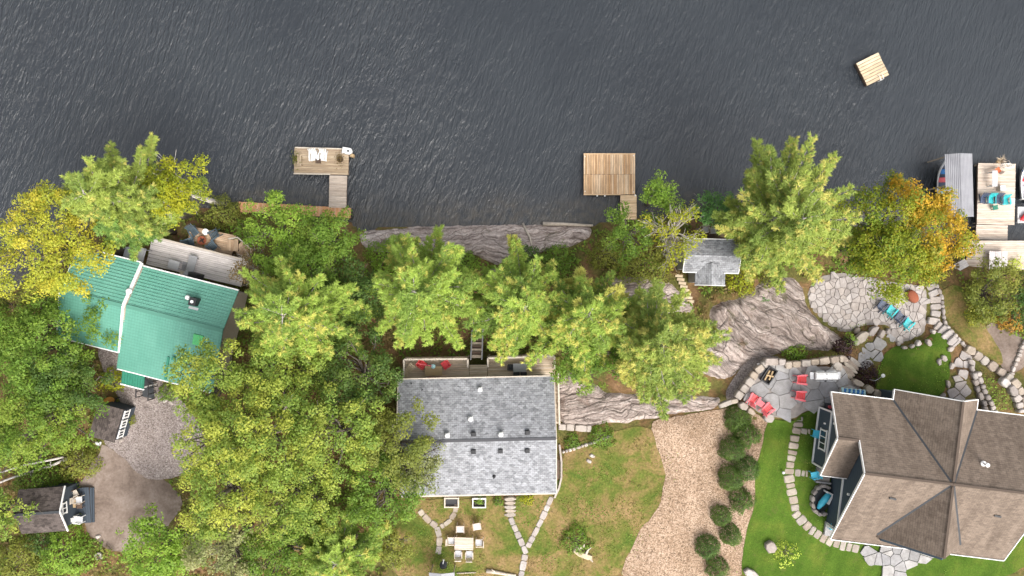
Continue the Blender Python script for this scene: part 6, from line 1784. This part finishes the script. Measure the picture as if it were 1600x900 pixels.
broadleaf("deep green tree under the three joined pines", 925, 545, 66, 9.0, 'green', "broadleaf_tree", "woodland trees", dens=1.1, acc=.15)
broadleaf("green tree covering the gangway of the square dock", 986, 364, 42, 7.0, 'green', "broadleaf_tree", "shoreline trees", dens=1.25, acc=.1, leaf=.17)
broadleaf("small fresh tree right of the square dock gangway", 1030, 308, 28, 6.5, 'fresh', "broadleaf_tree", "shoreline trees", dens=1.3, acc=.1, leaf=.16)
broadleaf("half bare twiggy tree left of the small cabin", 1052, 365, 46, 8.5, 'gold', "broadleaf_tree", "shoreline trees", dens=.9, acc=.2, bare=.55, leaf=.15)
bush("olive thicket between gangway tree and cabin stair", 1010, 410, 42, 1.4, 'olive', acc=.25)
bush("rust tinged thicket below the gangway tree", 950, 395, 30, 1.3, 'olive', acc=.3)
broadleaf("bluish green young tree above the small cabin deck", 1112, 326, 30, 6.0, 'teal', "broadleaf_tree", "shoreline trees", dens=1.2, acc=.1, leaf=.16)
pine("big yellow-green pine with bare inner branches right of the cabin", 1245, 344, 112, 15.5, 'pineyel', acc=.14, dens=1.95, bark='bark_pale', side=.8)
broadleaf("green understorey tree between cabin and big pine", 1180, 385, 42, 6.0, 'olive', "broadleaf_tree", "shoreline trees", dens=1.1, acc=.2, leaf=.16)
bush("golden shrub at the lower right corner of the small cabin", 1160, 440, 26, 1.1, 'gold', acc=.15)
bush("mossy shrub on top of the bedrock outcrop", 1205, 430, 22, 1.0, 'olive', acc=.3)
broadleaf("orange and green maple between big pine and boat shelter", 1425, 368, 92, 10.5, 'maple', "maple_tree", "shoreline trees", dens=1.75, acc=.55, accdir=.45, leaf=.18, squash=.55)
broadleaf("green tree tucked behind the left side of the orange maple", 1352, 385, 46, 7.5, 'green', "broadleaf_tree", "shoreline trees", dens=1.2, acc=.2, leaf=.17)
bush("lime green rounded shrub on the shore deck edge", 1583, 412, 14, 1.4, 'lime', leaf=.13)
broadleaf("dark olive shrubby tree at the right edge above the garden", 1555, 455, 50, 6.0, 'olive', "broadleaf_tree", "garden trees", dens=1.1, acc=.15, leaf=.17)
broadleaf("dark green tree at the far right edge above the garden wall", 1595, 470, 36, 6.0, 'dark', "broadleaf_tree", "garden trees", dens=1.2, acc=.15, leaf=.17)
bush("rust orange bush above the dark soil patch", 1580, 502, 20, 1.3, 'orange', acc=.3)
bush("yellowish bush left of the rust orange bush", 1538, 488, 24, 1.2, 'maple', acc=.12)
bush("dark purple bush at the top of the stone steps", 1321, 543, 17, 1.1, 'purple', acc=.12)
bush("dark purple bush below the stone steps with a lamp", 1357, 587, 20, 1.2, 'purple', acc=.2)
bush("bright green bush behind the patio block wall", 1244, 556, 20, .9, 'fresh', acc=.1, leaf=.13)
bush("small green bush between outcrop and terrace", 1330, 532, 12, .7, 'fresh', leaf=.12)
bush("fern tuft in a hollow of the outcrop", 1193, 469, 9, .5, 'teal', leaf=.12)
bush("leafy green plants growing behind the driftwood stump", 900, 846, 26, .7, 'green', leaf=.15)
bush("bed of green plants along the concrete sill", 940, 683, 22, .6, 'green', leaf=.13)
bush("low plants at the cottage end of the sill bed", 895, 692, 14, .5, 'green', leaf=.12)
bush("green plants inside the white planter box", 749, 783, 8, .5, 'fresh', leaf=.1)
bush("green plant left of the cottage front steps", 778, 784, 9, .6, 'green', leaf=.1)
bush("yellow flowering plant right of the cottage front steps", 824, 780, 11, .6, 'gold', leaf=.1, acc=.3)
bush("lime green sapling crown on the mown lawn", 1230, 866, 22, 1.0, 'lime', leaf=.16, dens=.22)
bush("brown dried plant at the right end of the L-shaped dock", 533, 250, 8, .6, 'brown', leaf=.1) if False else None
t_ = thing("dock_planter", "brown dried plant in a tub at the right end of the L-shaped dock", "planter", P(533, 250, .58))
MB().lathe([(.18, 0), (.27, .3), (.28, .32), (.23, .32), (.2, .25)], (0, 0, 0), 12).build("tub", MAT['w_dark'], t_)
q = NR.normal(0, .2, (160, 3)) * np.array([1, 1.5, .7]) + np.array([0, 0, .5])
add("foliage", leaf_mesh("foliage", q, NR.normal(size=(160, 3)) + np.array([0, 0, 1]), .12 * NR.uniform(.6, 1.3, 160), leafcol('brown', 160, np.full(160, .5), .4)), t_)
t_ = thing("dock_planter", "olive grass in a tub at the left end of the L-shaped dock", "planter", P(465, 249, .58))
MB().lathe([(.18, 0), (.27, .3), (.28, .32), (.23, .32), (.2, .25)], (0, 0, 0), 12).build("tub", MAT['w_dark'], t_)
add("foliage", leaf_mesh("foliage", q * np.array([1, 1.2, 1]), NR.normal(size=(160, 3)) + np.array([0, 0, 1]), .12 * NR.uniform(.6, 1.3, 160), leafcol('olive', 160, np.full(160, .5), .3)), t_)
# clipped shrubs along the driveway
SHR = [(1155, 655, 20, "first clipped shrub of the driveway row, beside the patio corner"), (1170, 681, 19, "second driveway shrub, on the lawn side below the first"), (1147, 704, 19, "third driveway shrub, on the gravel side"),
       (1170, 734, 18, "fourth driveway shrub, dark one on the lawn side"), (1145, 750, 19, "fifth driveway shrub, on the gravel side below the third"), (1161, 783, 18, "sixth driveway shrub, alone on the lawn side"),
       (1129, 808, 15, "seventh driveway shrub, smallest on the gravel side"), (1144, 838, 16, "eighth driveway shrub, on the lawn side near the bottom"), (1108, 857, 18, "ninth driveway shrub, furthest out on the gravel"), (1122, 889, 17, "last driveway shrub, at the bottom edge of the picture")]
for i, (a, b_, r_, l_) in enumerate(SHR): bush(l_, a, b_, r_ * 1.14, 1.3 + .35 * ((i * 37) % 10) / 10, 'dark' if i in (3, 8) else 'clip', "clipped_shrub", "clipped shrubs along the driveway", .11, 1.6, .05, i % 4 != 1)

# ---- undergrowth: uncountable ground plants
CUTS = [px_poly(q) for q in ([(150, 535), (190, 540), (260, 600), (300, 640), (330, 700), (290, 745), (235, 752), (212, 736), (188, 708), (160, 694), (170, 660), (196, 640), (180, 610), (160, 575)],
        [(160, 692), (190, 708), (214, 738), (250, 745), (290, 780), (260, 830), (215, 862), (185, 860), (152, 840), (132, 820), (140, 770), (124, 758), (140, 738), (152, 715)], ROCK_SHORE[:], ROCK_MAIN, ROCK_STRIP)]
def undergrowth(name, label, polys, dens, pals, size=(.14, .32), lift=.5, seed=3):
    allp = []; cols = []; szs = []
    for poly in polys:
        pl = px_poly(poly); a = np.array(pl); x0, y0 = a.min(0); x1, y1 = a.max(0)
        n = int((x1 - x0) * (y1 - y0) * dens)
        x = NR.uniform(x0, x1, n); y = NR.uniform(y0, y1, n)
        m = in_poly(x, y, pl)
        for c_ in CUTS: m &= ~in_poly(x, y, c_)
        x, y = x[m], y[m]
        f = fbm(x * .8, y * .8, seed, 4)
        keep = NR.random(len(x)) < sstep(.36, .55, f) * .95 + .05
        x, y, f = x[keep], y[keep], f[keep]
        z = height(x, y) + .04 + lift * np.clip((f - .38) * 3, 0, 1.2) * NR.random(len(x)) ** .5
        allp.append(np.column_stack([x, y, z]))
        g2 = fbm(x * .5 + 9, y * .5, seed + 40, 3)
        c = np.zeros((len(x), 3)); k = np.clip(((g2 - .3) / .4 * len(pals)).astype(int), 0, len(pals) - 1)
        for i, p in enumerate(pals):
            mm = k == i
            if mm.any(): c[mm] = leafcol(p, int(mm.sum()), fbm(x[mm] * 2, y[mm] * 2, seed + 60, 2), .12)
        cols.append(c * GAIN); szs.append(NR.uniform(size[0], size[1], len(x)))
    pos = np.concatenate(allp); n = len(pos)
    o = add(name, leaf_mesh(name, pos, NR.normal(0, .5, (n, 3)) + np.array([0, 0, .9]), np.concatenate(szs), np.concatenate(cols)))
    tag(o, label, kind="stuff")
WOODS = [[(-30, 480), (60, 430), (200, 360), (300, 335), (380, 335), (470, 345), (560, 390), (640, 392), (740, 390), (790, 420), (860, 390), (925, 360), (1060, 345), (1070, 430), (1000, 430), (940, 440), (880, 560), (760, 555), (620, 560), (620, 780), (600, 915), (-30, 915)],
         [(1060, 350), (1330, 355), (1420, 390), (1520, 400), (1450, 442), (1330, 428), (1290, 425), (1260, 440), (1220, 425), (1180, 440), (1150, 462), (1110, 472), (1085, 450), (1150, 430)],
         [(1490, 425), (1640, 425), (1640, 540), (1560, 520), (1525, 480)], [(1082, 470), (1108, 478), (1100, 520), (1075, 560), (1090, 590), (1060, 612), (900, 570), (940, 470)]]

undergrowth("undergrowth", "low wild ground plants and ferns under the trees", WOODS, 46, ['brown', 'olive', 'green', 'olive', 'fresh'])
undergrowth("bed_plants", "low mixed plants and mulch around the garden stones", [[(1300, 515), (1345, 505), (1392, 510), (1384, 524), (1345, 556), (1318, 552)], [(1225, 548), (1312, 552), (1306, 562), (1226, 566)], [(1355, 600), (1372, 570), (1392, 550), (1400, 545), (1380, 560), (1370, 600)], [(1530, 575), (1560, 592), (1588, 640), (1545, 640)]], 60, ['brown', 'olive', 'fresh'], (.08, .18), .2, 8)
# coarse tufts of grass on the patchy lawn
undergrowth("grass_tufts", "coarse tufts of dry and green grass on the patchy lawn", [[(622, 785), (870, 778), (885, 705), (960, 680), (1005, 668), (1040, 745), (1030, 790), (1000, 826), (980, 866), (965, 905), (622, 905)]], 40, ['green', 'olive', 'olive', 'brown'], (.07, .16), .06, 12)
undergrowth("lawn_tufts", "loose grass and clover tufts on the mown lawn", [[(1186, 705), (1206, 658), (1238, 662), (1290, 640), (1300, 660), (1280, 760), (1330, 870), (1560, 900), (1165, 912), (1178, 780)], [(1385, 545), (1440, 536), (1466, 520), (1482, 560), (1470, 622), (1380, 622)]], 30, ['green', 'fresh', 'olive'], (.06, .13), .05, 22)
undergrowth("gravel_weeds", "small weeds and leaf litter along the driveway edges", [[(1014, 662), (1040, 655), (1062, 700), (1052, 790), (1010, 850), (985, 905), (962, 905), (1000, 826), (1036, 780), (1040, 740)], [(1120, 645), (1196, 660), (1176, 800), (1158, 905), (1110, 905)]], 7, ['brown', 'olive', 'green'], (.06, .16), .04, 25)
